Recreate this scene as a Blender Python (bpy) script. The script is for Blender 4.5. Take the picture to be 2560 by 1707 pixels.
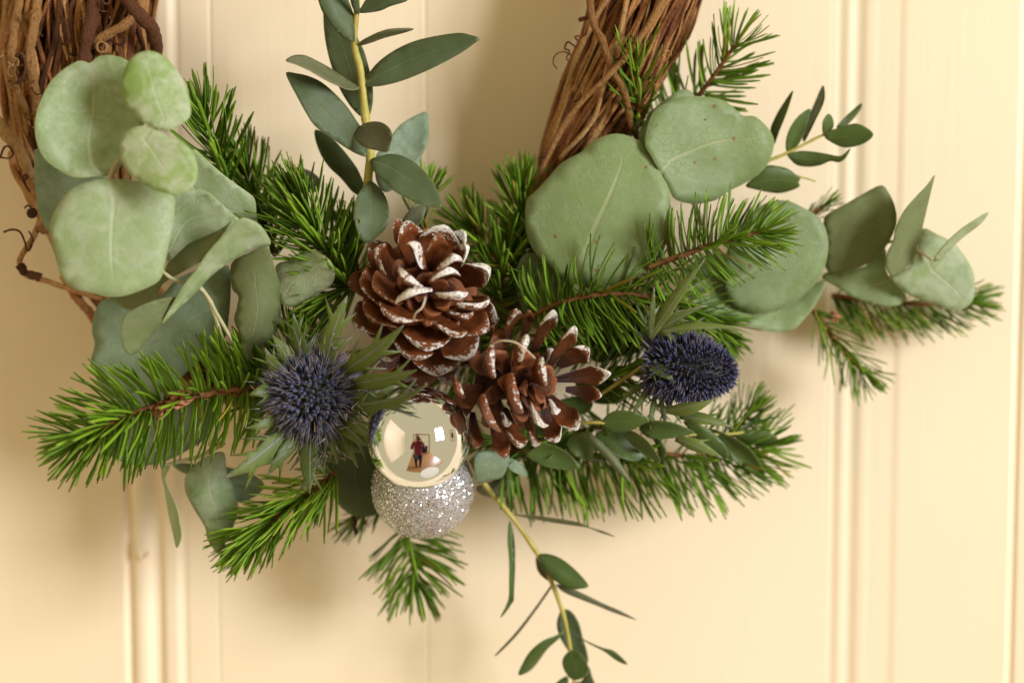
import bpy, bmesh, math, random
from mathutils import Vector, Matrix, Quaternion, noise as mnoise
from mathutils.geometry import delaunay_2d_cdt

for _o in list(bpy.data.objects):
    bpy.data.objects.remove(_o)
scene = bpy.context.scene
COL = scene.collection
rnd = random.Random(11)

# ------------------------------------------------------------------ camera
W_PX, H_PX, F_PX = 2560.0, 1707.0, 4267.0      # photograph size, focal length in its pixels
PITCH = math.radians(5.0)
TARGET = Vector((0.0, -0.05, 0.0))
DIST = 0.667
CAM = TARGET + Vector((0.0, -math.cos(PITCH), math.sin(PITCH))) * DIST
cam_data = bpy.data.cameras.new('camera')
cam_data.lens = 60.0
cam_data.sensor_width = 36.0
cam_data.clip_start = 0.02
cam_data.clip_end = 50.0
cam_data.dof.use_dof = True
cam_data.dof.focus_distance = 0.640
cam_data.dof.aperture_fstop = 3.3
cam = bpy.data.objects.new('camera', cam_data)
cam.location = CAM
cam.rotation_euler = (math.pi / 2 - PITCH, 0.0, 0.0)
COL.objects.link(cam)
scene.camera = cam
CAM_ROT = Matrix.Rotation(math.pi / 2 - PITCH, 3, 'X')

# ------------------------------------------------------------------ light
world = bpy.data.worlds.new('World')
scene.world = world
world.use_nodes = True
world.node_tree.nodes['Background'].inputs[0].default_value = (0.61, 0.51, 0.295, 1)
world.node_tree.nodes['Background'].inputs[1].default_value = 0.93

def area_lamp(name, az, el, dist, sx, sy, power, color, center=Vector((0.0, 0.0, 0.0))):
    d = Vector((math.sin(az) * math.cos(el), -math.cos(az) * math.cos(el), math.sin(el)))
    l = bpy.data.lights.new(name, 'AREA')
    l.shape = 'RECTANGLE'; l.size = sx; l.size_y = sy
    l.energy = power; l.color = color
    o = bpy.data.objects.new(name, l)
    o.location = center + d * dist
    o.rotation_euler = (-d).to_track_quat('-Z', 'Y').to_euler()
    COL.objects.link(o)
    return o
area_lamp('window_light', math.radians(51), math.radians(12), 4.6, 1.3, 1.8, 276.0, (1.0, 1.0, 1.06))

scene.render.engine = 'CYCLES'
scene.cycles.max_bounces = 8
scene.view_settings.view_transform = 'Standard'
scene.view_settings.look = 'None'
scene.view_settings.exposure = 0.0
scene.view_settings.gamma = 1.0
scene.view_settings.use_curve_mapping = False

# ------------------------------------------------------------------ helpers
def P(x, y, h):
    """point seen at photograph position (x, y) that stands h millimetres in front of the door"""
    d = CAM_ROT @ Vector(((x - W_PX / 2) / F_PX, -(y - H_PX / 2) / F_PX, -1.0))
    t = (-h * 0.001 - CAM.y) / d.y
    return CAM + d * t

def pts(s):
    return [tuple(float(v) for v in q.split(',')) for q in s.split()]

def link(o, parent=None):
    COL.objects.link(o)
    if parent is not None:
        o.parent = parent
    return o

def tag(o, label=None, cat=None, group=None, kind=None):
    if label: o['label'] = label
    if cat: o['category'] = cat
    if group: o['group'] = group
    if kind: o['kind'] = kind
    return o

def empty(name, loc, label=None, cat=None, group=None, kind=None):
    o = bpy.data.objects.new(name, None)
    o.empty_display_size = 0.01
    o.location = loc
    link(o)
    return tag(o, label, cat, group, kind)

def origin(o):
    p = Vector((0, 0, 0))
    while o is not None:
        p += Vector(o.location); o = o.parent
    return p

def mesh_obj(name, verts, faces, mat, parent=None, smooth=True, uv=None, edge=None, loc=None):
    me = bpy.data.meshes.new(name)
    base = origin(parent) if parent is not None else (Vector(loc) if loc is not None else Vector((0, 0, 0)))
    me.from_pydata([tuple(Vector(v) - base) for v in verts], [], faces)
    if smooth:
        me.polygons.foreach_set('use_smooth', [True] * len(me.polygons))
    if uv is not None:
        l = me.uv_layers.new(name='UVMap')
        idx = [0] * len(me.loops)
        me.loops.foreach_get('vertex_index', idx)
        flat = []
        for i in idx:
            flat += [uv[i][0], uv[i][1]]
        l.data.foreach_set('uv', flat)
    if edge is not None:
        a = me.attributes.new('rim', 'FLOAT', 'POINT')
        a.data.foreach_set('value', edge)
    if mat is not None:
        me.materials.append(mat)
    me.update()
    o = bpy.data.objects.new(name, me)
    if parent is None and loc is not None:
        o.location = base
    link(o, parent)
    return o

def catmull(points, n, closed=False):
    """n samples of a Catmull-Rom curve through tuples of any length"""
    m = len(points); k = len(points[0]); out = []
    segs = m if closed else m - 1
    for i in range(n):
        t = i / n * segs if closed else i / (n - 1) * segs
        s = min(int(t), segs - 1); f = t - s
        if closed:
            a, b, c, d = (points[(s - 1) % m], points[s % m], points[(s + 1) % m], points[(s + 2) % m])
        else:
            a, b, c, d = (points[max(s - 1, 0)], points[s], points[min(s + 1, m - 1)], points[min(s + 2, m - 1)])
        out.append(tuple(0.5 * (2 * b[j] + (c[j] - a[j]) * f + (2 * a[j] - 5 * b[j] + 4 * c[j] - d[j]) * f * f
                                + (3 * b[j] - a[j] - 3 * c[j] + d[j]) * f ** 3) for j in range(k)))
    return out

def tube_geo(path, radii, sides=8, verts=None, faces=None, uv=None, cap=True):
    """append a tube along world points"""
    verts = [] if verts is None else verts
    faces = [] if faces is None else faces
    uv = [] if uv is None else uv
    n = len(path)
    path = [Vector(p) for p in path]
    up = None; b0 = len(verts)
    for i in range(n):
        t = (path[min(i + 1, n - 1)] - path[max(i - 1, 0)])
        t = t.normalized() if t.length > 1e-9 else Vector((0, 0, 1))
        if up is None:
            up = t.orthogonal().normalized()
        else:
            up = (up - t * up.dot(t))
            up = up.normalized() if up.length > 1e-6 else t.orthogonal().normalized()
        sd = t.cross(up)
        r = radii[i] if hasattr(radii, '__len__') else radii
        for k in range(sides):
            a = 2 * math.pi * k / sides
            verts.append(path[i] + (up * math.cos(a) + sd * math.sin(a)) * r)
            uv.append((i / (n - 1), k / sides))
    for i in range(n - 1):
        for k in range(sides):
            k2 = (k + 1) % sides
            faces.append((b0 + i * sides + k, b0 + i * sides + k2, b0 + (i + 1) * sides + k2, b0 + (i + 1) * sides + k))
    if cap:
        faces.append(tuple(b0 + k for k in reversed(range(sides))))
        faces.append(tuple(b0 + (n - 1) * sides + k for k in range(sides)))
    return verts, faces, uv

def tube(name, path, radii, mat, parent, sides=8):
    v, f, u = tube_geo(path, radii, sides)
    return mesh_obj(name, v, f, mat, parent, uv=u)

def px_tube(name, px, r0, r1, mat, parent, n=24, sides=8, jitter=0.0):
    c = catmull(px, n)
    path = [P(*q) for q in c]
    if jitter:
        s = rnd.random() * 100
        path = [p + Vector((mnoise.noise((i * .35, s, 0)), mnoise.noise((i * .35, s, 9)), mnoise.noise((i * .35, s, 5)))) * jitter
                for i, p in enumerate(path)]
    sd = rnd.random() * 60
    return tube(name, path, [(r0 + (r1 - r0) * i / (n - 1)) * (1 + .30 * mnoise.noise((i * .55, sd, 2))) for i in range(n)], mat, parent, sides)

# ------------------------------------------------------------------ materials
class NT:
    def __init__(self, name):
        self.m = bpy.data.materials.new(name); self.m.use_nodes = True
        self.t = self.m.node_tree; self.n = self.t.nodes
        self.b = self.n['Principled BSDF']; self.out = self.n['Material Output']
    def new(self, typ, **kw):
        nd = self.n.new(typ)
        for k, v in kw.items():
            if k.startswith('i_'):
                key = k[2:]
                nd.inputs[int(key) if key.isdigit() else key.replace('_', ' ')].default_value = v
            else:
                setattr(nd, k, v)
        return nd
    def ln(self, a, b):
        self.t.links.new(a, b)
    def math(self, op, a, b=None, c=None):
        nd = self.new('ShaderNodeMath', operation=op)
        for i, x in enumerate((a, b, c)):
            if x is None: continue
            if isinstance(x, (int, float)): nd.inputs[i].default_value = x
            else: self.ln(x, nd.inputs[i])
        return nd.outputs[0]
    def smooth(self, x, lo, hi):
        nd = self.new('ShaderNodeMapRange', interpolation_type='SMOOTHSTEP')
        self.ln(x, nd.inputs[0]); nd.inputs[1].default_value = lo; nd.inputs[2].default_value = hi
        return nd.outputs[0]
    def mix(self, f, a, b):
        nd = self.new('ShaderNodeMix', data_type='RGBA')
        for s, x in ((nd.inputs[0], f), (nd.inputs[6], a), (nd.inputs[7], b)):
            if isinstance(x, (int, float)): s.default_value = x
            elif isinstance(x, tuple): s.default_value = (x[0], x[1], x[2], 1)
            else: self.ln(x, s)
        return nd.outputs[2]
    def noise(self, scale, detail=3, rough=0.55, coord=None, dist=0.0):
        nd = self.new('ShaderNodeTexNoise')
        nd.inputs['Scale'].default_value = scale; nd.inputs['Detail'].default_value = detail
        nd.inputs['Roughness'].default_value = rough; nd.inputs['Distortion'].default_value = dist
        if coord is not None: self.ln(coord, nd.inputs['Vector'])
        return nd.outputs['Fac']
    def obj(self):
        return self.new('ShaderNodeTexCoord').outputs['Object']
    def bump(self, h, strength, distance):
        nd = self.new('ShaderNodeBump'); nd.inputs['Strength'].default_value = strength
        nd.inputs['Distance'].default_value = distance
        self.ln(h, nd.inputs['Height']); self.ln(nd.outputs[0], self.b.inputs['Normal'])
        return nd
    def rand(self):
        return self.new('ShaderNodeObjectInfo').outputs['Random']
    def uv(self):
        s = self.new('ShaderNodeSeparateXYZ'); self.ln(self.new('ShaderNodeTexCoord').outputs['UV'], s.inputs[0])
        return s.outputs[0], s.outputs[1]
    def translucent(self, col, fac):
        tr = self.new('ShaderNodeBsdfTranslucent'); mx = self.new('ShaderNodeMixShader')
        if isinstance(col, tuple): tr.inputs[0].default_value = (*col, 1)
        else: self.ln(col, tr.inputs[0])
        mx.inputs[0].default_value = fac
        self.ln(self.b.outputs[0], mx.inputs[1]); self.ln(tr.outputs[0], mx.inputs[2])
        self.ln(mx.outputs[0], self.out.inputs[0])

def leaf_material(name, dark, light, vein, rim, bloom=0.0, bloom_col=(.45, .5, .38), rough=.5, trans=.22,
                  spots=False, vein_s=.45, side=.10, net_s=.14):
    m = NT(name); co = m.obj()
    n1 = m.noise(45, 4, .6, co); n2 = m.noise(420, 3, .6, co)
    rv = m.rand()
    f = m.math('ADD', m.math('MULTIPLY', m.math('SUBTRACT', n1, .5), 1.6), m.math('MULTIPLY', rv, .9))
    col = m.mix(m.smooth(f, -.25, 1.05), dark, light)
    if bloom:
        n3 = m.noise(130, 5, .68, co, .6); n4 = m.noise(28, 2, .5, co)
        bf = m.math('MULTIPLY', m.smooth(m.math('ADD', n3, m.math('MULTIPLY', n4, .5)), .58, .95), bloom)
        col = m.mix(bf, col, bloom_col)
    col = m.mix(m.math('MULTIPLY', m.smooth(n2, .35, .75), .12), col, tuple(c * .62 for c in dark))
    u, v = m.uv()
    vv = m.math('MULTIPLY', m.math('ABSOLUTE', m.math('SUBTRACT', v, .5)), 2.0)
    # slightly wandering side veins
    w = m.math('SINE', m.math('ADD', m.math('MULTIPLY', m.math('SUBTRACT', u, m.math('MULTIPLY', vv, .62)), 34.0),
                              m.math('MULTIPLY', n1, 9.0)))
    sv = m.math('MULTIPLY', m.smooth(w, .90, 1.0), side)
    col = m.mix(sv, col, vein)
    vn = m.new('ShaderNodeTexVoronoi', feature='DISTANCE_TO_EDGE'); vn.inputs['Scale'].default_value = 380
    nc = m.new('ShaderNodeTexNoise'); nc.inputs['Scale'].default_value = 160; m.ln(co, nc.inputs['Vector'])
    vm = m.new('ShaderNodeVectorMath', operation='MULTIPLY_ADD'); m.ln(nc.outputs['Color'], vm.inputs[0]); vm.inputs[1].default_value = (.006, .006, .006); m.ln(co, vm.inputs[2])
    m.ln(vm.outputs[0], vn.inputs['Vector'])
    net = m.math('MULTIPLY', m.math('SUBTRACT', 1.0, m.smooth(vn.outputs['Distance'], .01, .07)), m.smooth(n1, .35, .65))
    col = m.mix(m.math('MULTIPLY', net, net_s), col, tuple(c * .55 for c in dark))
    wid = m.math('ADD', m.math('MULTIPLY', m.math('SUBTRACT', 1.0, u), .035), .014)
    mid = m.math('SUBTRACT', 1.0, m.smooth(m.math('DIVIDE', vv, wid), .35, 1.25))
    mid = m.math('MULTIPLY', mid, m.smooth(u, 1.0, .55))
    col = m.mix(m.math('MULTIPLY', mid, vein_s), col, vein)
    at = m.new('ShaderNodeAttribute', attribute_name='rim')
    col = m.mix(m.math('MULTIPLY', m.smooth(at.outputs['Fac'], .80, 1.0), .65), col, rim)
    if spots:
        vo = m.new('ShaderNodeTexVoronoi'); vo.inputs['Scale'].default_value = 260; m.ln(co, vo.inputs['Vector'])
        s0 = m.new('ShaderNodeSeparateColor'); m.ln(vo.outputs['Color'], s0.inputs[0])
        sp = m.math('MULTIPLY', m.math('SUBTRACT', 1.0, m.smooth(vo.outputs['Distance'], .14, .27)),
                    m.math('GREATER_THAN', s0.outputs[0], .90))
        col = m.mix(m.math('MULTIPLY', sp, .75), col, (.23, .075, .04))
    m.ln(col, m.b.inputs['Base Color'])
    m.b.inputs['Roughness'].default_value = rough
    m.b.inputs['Specular IOR Level'].default_value = .35
    hgt = m.math('ADD', m.math('MULTIPLY', n2, .35), m.math('ADD', m.math('MULTIPLY', mid, -.9), m.math('ADD', m.math('MULTIPLY', sv, -.8), m.math('MULTIPLY', net, -3.0 * net_s))))
    m.bump(hgt, .40, .0006)
    m.translucent(m.mix(.55, col, (light[0] * .9, light[1] * 1.05, light[2] * .25)), trans)
    return m.m

M = {}
M['silver'] = leaf_material('silver_leaf', (.25, .345, .14), (.35, .455, .21), (.56, .58, .36), (.40, .46, .17), .75, (.47, .53, .37), .55, .22)
M['mottled'] = leaf_material('young_mottled_leaf', (.23, .36, .075), (.31, .45, .125), (.56, .60, .38), (.33, .46, .08), 1.0, (.52, .58, .38), .55, .25)
M['blue'] = leaf_material('blue_green_leaf', (.125, .185, .10), (.19, .265, .15), (.26, .31, .19), (.28, .32, .15), .5, (.30, .37, .25), .55, .12)
M['olive'] = leaf_material('shaded_olive_leaf', (.16, .19, .065), (.20, .25, .095), (.30, .31, .14), (.32, .34, .12), .25, (.25, .28, .15), .6, .30)  # olive tone paints in the backlit shade on leaf undersides
M['dollar'] = leaf_material('spotted_leaf', (.19, .27, .095), (.26, .355, .14), (.46, .48, .27), (.32, .36, .14), .45, (.32, .40, .25), .5, .22, True)
M['lance'] = leaf_material('lance_leaf', (.055, .082, .030), (.085, .120, .048), (.17, .20, .06), (.20, .19, .07), .3, (.105, .145, .075), .55, .10, side=.06, net_s=.04)
M['lancegrey'] = leaf_material('grey_lance_leaf', (.105, .105, .055), (.17, .20, .095), (.20, .20, .09), (.25, .23, .10), .3, (.16, .17, .10), .5, .14, side=.1)
M['green'] = leaf_material('small_green_leaf', (.05, .088, .014), (.085, .135, .026), (.16, .20, .04), (.17, .18, .04), .15, (.11, .16, .06), .42, .16, side=.08, net_s=.04)
M['bract'] = leaf_material('thistle_bract', (.075, .115, .016), (.15, .205, .034), (.34, .30, .44), (.27, .25, .22), .05, (.13, .14, .10), .5, .15, vein_s=.75, side=.1, net_s=.05)

def stem_material(name, a, b, rough=.5, scale=300):
    m = NT(name); co = m.obj(); n = m.noise(scale, 4, .6, co)
    col = m.mix(m.smooth(n, .3, .7), a, b)
    col = m.mix(m.math('MULTIPLY', m.smooth(m.noise(45, 3, .6, co), .5, .72), .55), col, tuple(c * k for c, k in zip(a, (.85, .55, .5))))
    m.b.inputs['Specular IOR Level'].default_value = .3
    m.ln(col, m.b.inputs['Base Color']); m.b.inputs['Roughness'].default_value = rough
    m.bump(n, .3, .0006)
    return m.m
M['stem'] = stem_material('yellow_green_stem', (.36, .33, .06), (.46, .40, .10))
M['palestem'] = stem_material('pale_stem', (.38, .37, .20), (.50, .46, .26))
M['twig'] = stem_material('fir_twig', (.12, .045, .014), (.27, .12, .035), .7, 500)
M['bud'] = stem_material('fir_bud', (.30, .085, .03), (.50, .26, .13), .5, 500)
M['thread'] = stem_material('raffia_thread', (.50, .38, .24), (.62, .52, .38))
M['darkbit'] = stem_material('dark_bark', (.03, .014, .009), (.06, .03, .018), .7)

def vine_material(name, ramp):
    m = NT(name); co = m.obj()
    r = m.new('ShaderNodeValToRGB'); r.color_ramp.interpolation = 'LINEAR'
    el = r.color_ramp.elements
    while len(el) < len(ramp): el.new(.5)
    for e, (p, c) in zip(el, ramp):
        e.position = p; e.color = (*c, 1)
    n1 = m.noise(60, 4, .6, co); n2 = m.noise(700, 5, .7, co)
    m.ln(m.math('ADD', m.rand(), m.math('MULTIPLY', m.math('SUBTRACT', n1, .46), .7)), r.inputs[0])
    mp = m.new('ShaderNodeMapping'); mp.inputs['Scale'].default_value = (900, 900, 110); m.ln(co, mp.inputs[0])
    n3 = m.noise(1.0, 4, .65, mp.outputs[0])
    col = m.mix(m.math('MULTIPLY', m.smooth(n2, .48, .78), .7), r.outputs[0], (.035, .017, .009))
    col = m.mix(m.math('MULTIPLY', m.smooth(n3, .5, .8), .45), col, (.06, .028, .012))
    m.ln(col, m.b.inputs['Base Color']); m.b.inputs['Roughness'].default_value = .65; m.b.inputs['Specular IOR Level'].default_value = .18
    m.bump(m.math('ADD', n2, n3), 1.0, .0016)
    return m.m
M['vine'] = vine_material('vine_bark', [(0, (.075, .028, .012)), (.25, (.20, .072, .024)), (.5, (.38, .155, .05)), (.75, (.54, .26, .085)), (1, (.50, .30, .12))])
M['vine_tan'] = vine_material('tan_vine', [(0, (.30, .145, .045)), (1, (.40, .215, .075))])
M['vine_dark'] = vine_material('dark_vine', [(0, (.085, .032, .013)), (1, (.14, .055, .022))])

def needle_material():
    m = NT('fir_needle'); co = m.obj(); rv = m.rand()
    oc = m.new('ShaderNodeObjectInfo').outputs['Color']
    col = m.mix(rv, (.095, .215, .010), (.26, .43, .03))
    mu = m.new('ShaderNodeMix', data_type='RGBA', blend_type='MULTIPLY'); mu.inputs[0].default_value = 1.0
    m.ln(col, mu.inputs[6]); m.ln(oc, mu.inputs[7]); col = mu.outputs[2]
    u, v = m.uv()
    mid = m.math('SUBTRACT', 1.0, m.smooth(m.math('ABSOLUTE', m.math('SUBTRACT', v, .5)), .02, .12))
    col = m.mix(m.math('MULTIPLY', mid, .35), col, (.16, .27, .05))
    col = m.mix(m.math('MULTIPLY', m.smooth(u, .90, 1.0), .6), col, (.22, .26, .05))
    m.ln(col, m.b.inputs['Base Color']); m.b.inputs['Roughness'].default_value = .45
    m.b.inputs['Specular IOR Level'].default_value = .28
    m.translucent(m.mix(.5, col, (.16, .34, .02)), .22)
    return m.m
M['needle'] = needle_material()

def cone_material():
    m = NT('painted_cone_scale'); co = m.obj(); u, v = m.uv()
    n1 = m.noise(170, 4, .6, co); n2 = m.noise(560, 5, .7, co); n3 = m.noise(1500, 3, .6, co)
    cb = m.new('ShaderNodeCombineXYZ'); m.ln(m.math('MULTIPLY', u, 5.0), cb.inputs[0]); m.ln(m.math('MULTIPLY', v, 46.0), cb.inputs[1]); m.ln(m.math('MULTIPLY', m.rand(), 40.0), cb.inputs[2])
    fib = m.noise(1.0, 4, .65, cb.outputs[0])
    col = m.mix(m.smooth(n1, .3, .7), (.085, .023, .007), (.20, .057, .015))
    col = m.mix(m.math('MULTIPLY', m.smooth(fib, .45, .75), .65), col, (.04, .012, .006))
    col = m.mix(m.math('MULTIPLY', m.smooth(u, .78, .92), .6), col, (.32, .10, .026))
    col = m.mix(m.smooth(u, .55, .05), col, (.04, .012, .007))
    at = m.new('ShaderNodeAttribute', attribute_name='rim')
    f = m.math('ADD', at.outputs['Fac'], m.math('ADD', m.math('MULTIPLY', m.math('SUBTRACT', n2, .5), 2.3),
               m.math('MULTIPLY', m.math('SUBTRACT', m.rand(), .5), .45)))
    pm = m.smooth(f, .80, .86)
    crack = m.smooth(n3, .57, .62)
    pm = m.math('MULTIPLY', pm, m.math('SUBTRACT', 1.0, m.math('MULTIPLY', crack, .85)))
    col = m.mix(pm, col, (.82, .79, .72))
    m.ln(col, m.b.inputs['Base Color'])
    m.ln(m.math('ADD', m.math('MULTIPLY', pm, .25), .29), m.b.inputs['Roughness'])
    m.bump(m.math('ADD', m.math('MULTIPLY', n1, .5), m.math('ADD', m.math('MULTIPLY', fib, .7), m.math('MULTIPLY', pm, .7))), .7, .0010)
    return m.m
M['cone'] = cone_material()
M['cone_dark'] = stem_material('inner_cone_scale', (.035, .011, .006), (.075, .024, .010), .7)
M['cone_core'] = stem_material('cone_core', (.03, .012, .007), (.07, .025, .012), .7)

def simple(name, col, rough=.5, metal=0.0):
    m = NT(name); m.b.inputs['Base Color'].default_value = (*col, 1)
    m.b.inputs['Roughness'].default_value = rough; m.b.inputs['Metallic'].default_value = metal
    return m
def chrome():
    m = simple('chrome_bauble', (.90, .93, .98), .03, 1.0)
    n = m.noise(24, 2, .5, m.obj()); m.bump(n, .02, .002)
    return m.m
M['chrome'] = chrome()
def glitter():
    m = simple('silver_glitter', (.72, .69, .65), .22, 1.0)
    nd = m.noise(900, 2, .5, m.obj()); m.ln(m.mix(nd, (.70, .70, .72), (.96, .96, .97)), m.b.inputs['Base Color'])
    return m.m
M['glitter'] = glitter()
M['glue'] = stem_material('glitter_base', (.34, .33, .32), (.50, .49, .48), .5, 800)

def floret_material(name, base, tip, pale):
    m = NT(name); u, v = m.uv(); co = m.obj(); n = m.noise(600, 3, .6, co)
    col = m.mix(m.smooth(u, .15, .75), base, tip)
    col = m.mix(m.math('MULTIPLY', m.smooth(n, .52, .72), .75), col, pale)
    m.ln(col, m.b.inputs['Base Color']); m.b.inputs['Roughness'].default_value = .6
    return m.m
M['floret'] = floret_material('blue_floret', (.028, .042, .022), (.060, .068, .135), (.19, .19, .25))
M['floret_dark'] = floret_material('navy_floret', (.012, .016, .016), (.034, .040, .108), (.085, .09, .17))
M['spine'] = stem_material('pale_spine', (.20, .17, .20), (.36, .31, .27))

def door_material():
    m = NT('cream_gloss_paint'); co = m.obj()
    n1 = m.noise(7, 3, .5, co); n2 = m.noise(260, 4, .6, co)
    mp = m.new('ShaderNodeMapping'); mp.inputs['Scale'].default_value = (300, 300, 9); m.ln(co, mp.inputs[0])
    n3 = m.noise(1.0, 3, .6, mp.outputs[0])
    col = m.mix(m.smooth(n1, .3, .7), (.845, .715, .50), (.865, .735, .52))
    vo = m.new('ShaderNodeTexVoronoi'); vo.inputs['Scale'].default_value = 22; m.ln(co, vo.inputs['Vector'])
    s0 = m.new('ShaderNodeSeparateColor'); m.ln(vo.outputs['Color'], s0.inputs[0])
    sp = m.math('MULTIPLY', m.math('LESS_THAN', vo.outputs['Distance'], .028), m.math('GREATER_THAN', s0.outputs[1], .5))
    col = m.mix(m.math('MULTIPLY', sp, .35), col, (.40, .28, .15))
    col = m.mix(m.math('MULTIPLY', m.smooth(n3, .55, .8), .10), col, (.70, .56, .36))
    m.ln(col, m.b.inputs['Base Color']); m.b.inputs['Roughness'].default_value = .42
    m.b.inputs['Specular IOR Level'].default_value = .3
    m.bump(m.math('ADD', m.math('MULTIPLY', n2, .3), m.math('MULTIPLY', n3, .7)), .22, .0008)
    return m.m
M['door'] = door_material()
# ------------------------------------------------------------------ the door
def X(px):
    return P(px, 853.5, 0).x
Z0, Z1 = -0.42, 0.42
door = empty('door', (0, 0, -0.42), 'cream painted panelled door behind the wreath', 'door', kind='structure')
def extrude_profile(name, prof, parent, smooth=True):
    n = 24; v = []; f = []
    for i in range(n + 1):
        z = Z0 + (Z1 - Z0) * i / n
        for x, h in prof:
            v.append((x + .0004 * mnoise.noise((x * 9, z * 5, 3)), -(h * .001) + .00025 * mnoise.noise((x * 7, z * 6, 1)), z))
    k = len(prof)
    for i in range(n):
        for j in range(k - 1):
            a = i * k + j
            f.append((a, a + 1, a + k + 1, a + k))
    o = mesh_obj(name, v, f, M['door'], parent, smooth=smooth)
    return o
def prof_px(s):
    return [(X(a), b) for a, b in pts(s)]
def smooth_prof(p, n):
    return catmull(p, n)
extrude_profile('stile', [(-.62, -6), (-.62, 0)] + [(X(p), 0) for p in (-300, 0, 150, 296)], door, False)
extrude_profile('moulding', smooth_prof(prof_px('296,0 302,-.5 308,-1.7 315,-2.0 321,-.9 329,.3 342,.7 354,.4 364,-.5 373,-1.8 386,-2.1 395,-1.5 401,-.5 410,-.1 420,0 432,0 446,-1.0 456,-1.2'), 70), door)
bounds = [456, 536, 1066, 2072]
for a, b in zip(bounds[:-1], bounds[1:]):
    lo, hi = X(a), X(b)
    g = .0007
    extrude_profile('board', [(lo + .00008, -1.5), (lo + .0005, -1.24), (lo + .0012, -1.2), (lo * .5 + hi * .5, -1.15), (hi - .0012, -1.2), (hi - .0005, -1.24), (hi - .00008, -1.5)], door)
extrude_profile('moulding', smooth_prof(prof_px('2072,-1.2 2080,-1.32 2088,-1.5 2096,-1.32 2102,-1.05 2109,-.85 2116,-.92 2124,-1.15 2132,-1.3 2141,-1.05 2149,-.6 2157,-.3 2166,-.2 2172,-.2 2182,-.3'), 60), door)
extrude_profile('stile', prof_px('2182,-.3 2236,-.2 2241,0 2247,.15 2252,.3 2300,.3 2400,.3 2530,.3 2534,.1 2540,-.7 2548,-.8 2553,-.2 2557,.2 2640,.2') + [(.62, .2), (.62, -6)], door, False)
v, f, u = tube_geo([P(346, 1355, 2.0), P(347, 1380, 2.4), P(353, 1396, 2.6), P(362, 1397, 2.2), P(369, 1388, 1.0), P(372, 1370, -1.0)], [.0003, .0006, .0008, .0009, .0007, .0003], 6)
mesh_obj('paint_drip', v, f, M['door'], door)

# ------------------------------------------------------------------ leaves
def area2(poly):
    return sum(poly[i][0] * poly[(i + 1) % len(poly)][1] - poly[(i + 1) % len(poly)][0] * poly[i][1] for i in range(len(poly))) * .5

def inside(p, poly):
    c = False; j = len(poly) - 1
    for i in range(len(poly)):
        a, b = poly[i], poly[j]
        if (a[1] > p[1]) != (b[1] > p[1]) and p[0] < (b[0] - a[0]) * (p[1] - a[1]) / (b[1] - a[1]) + a[0]:
            c = not c
        j = i
    return c

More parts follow.
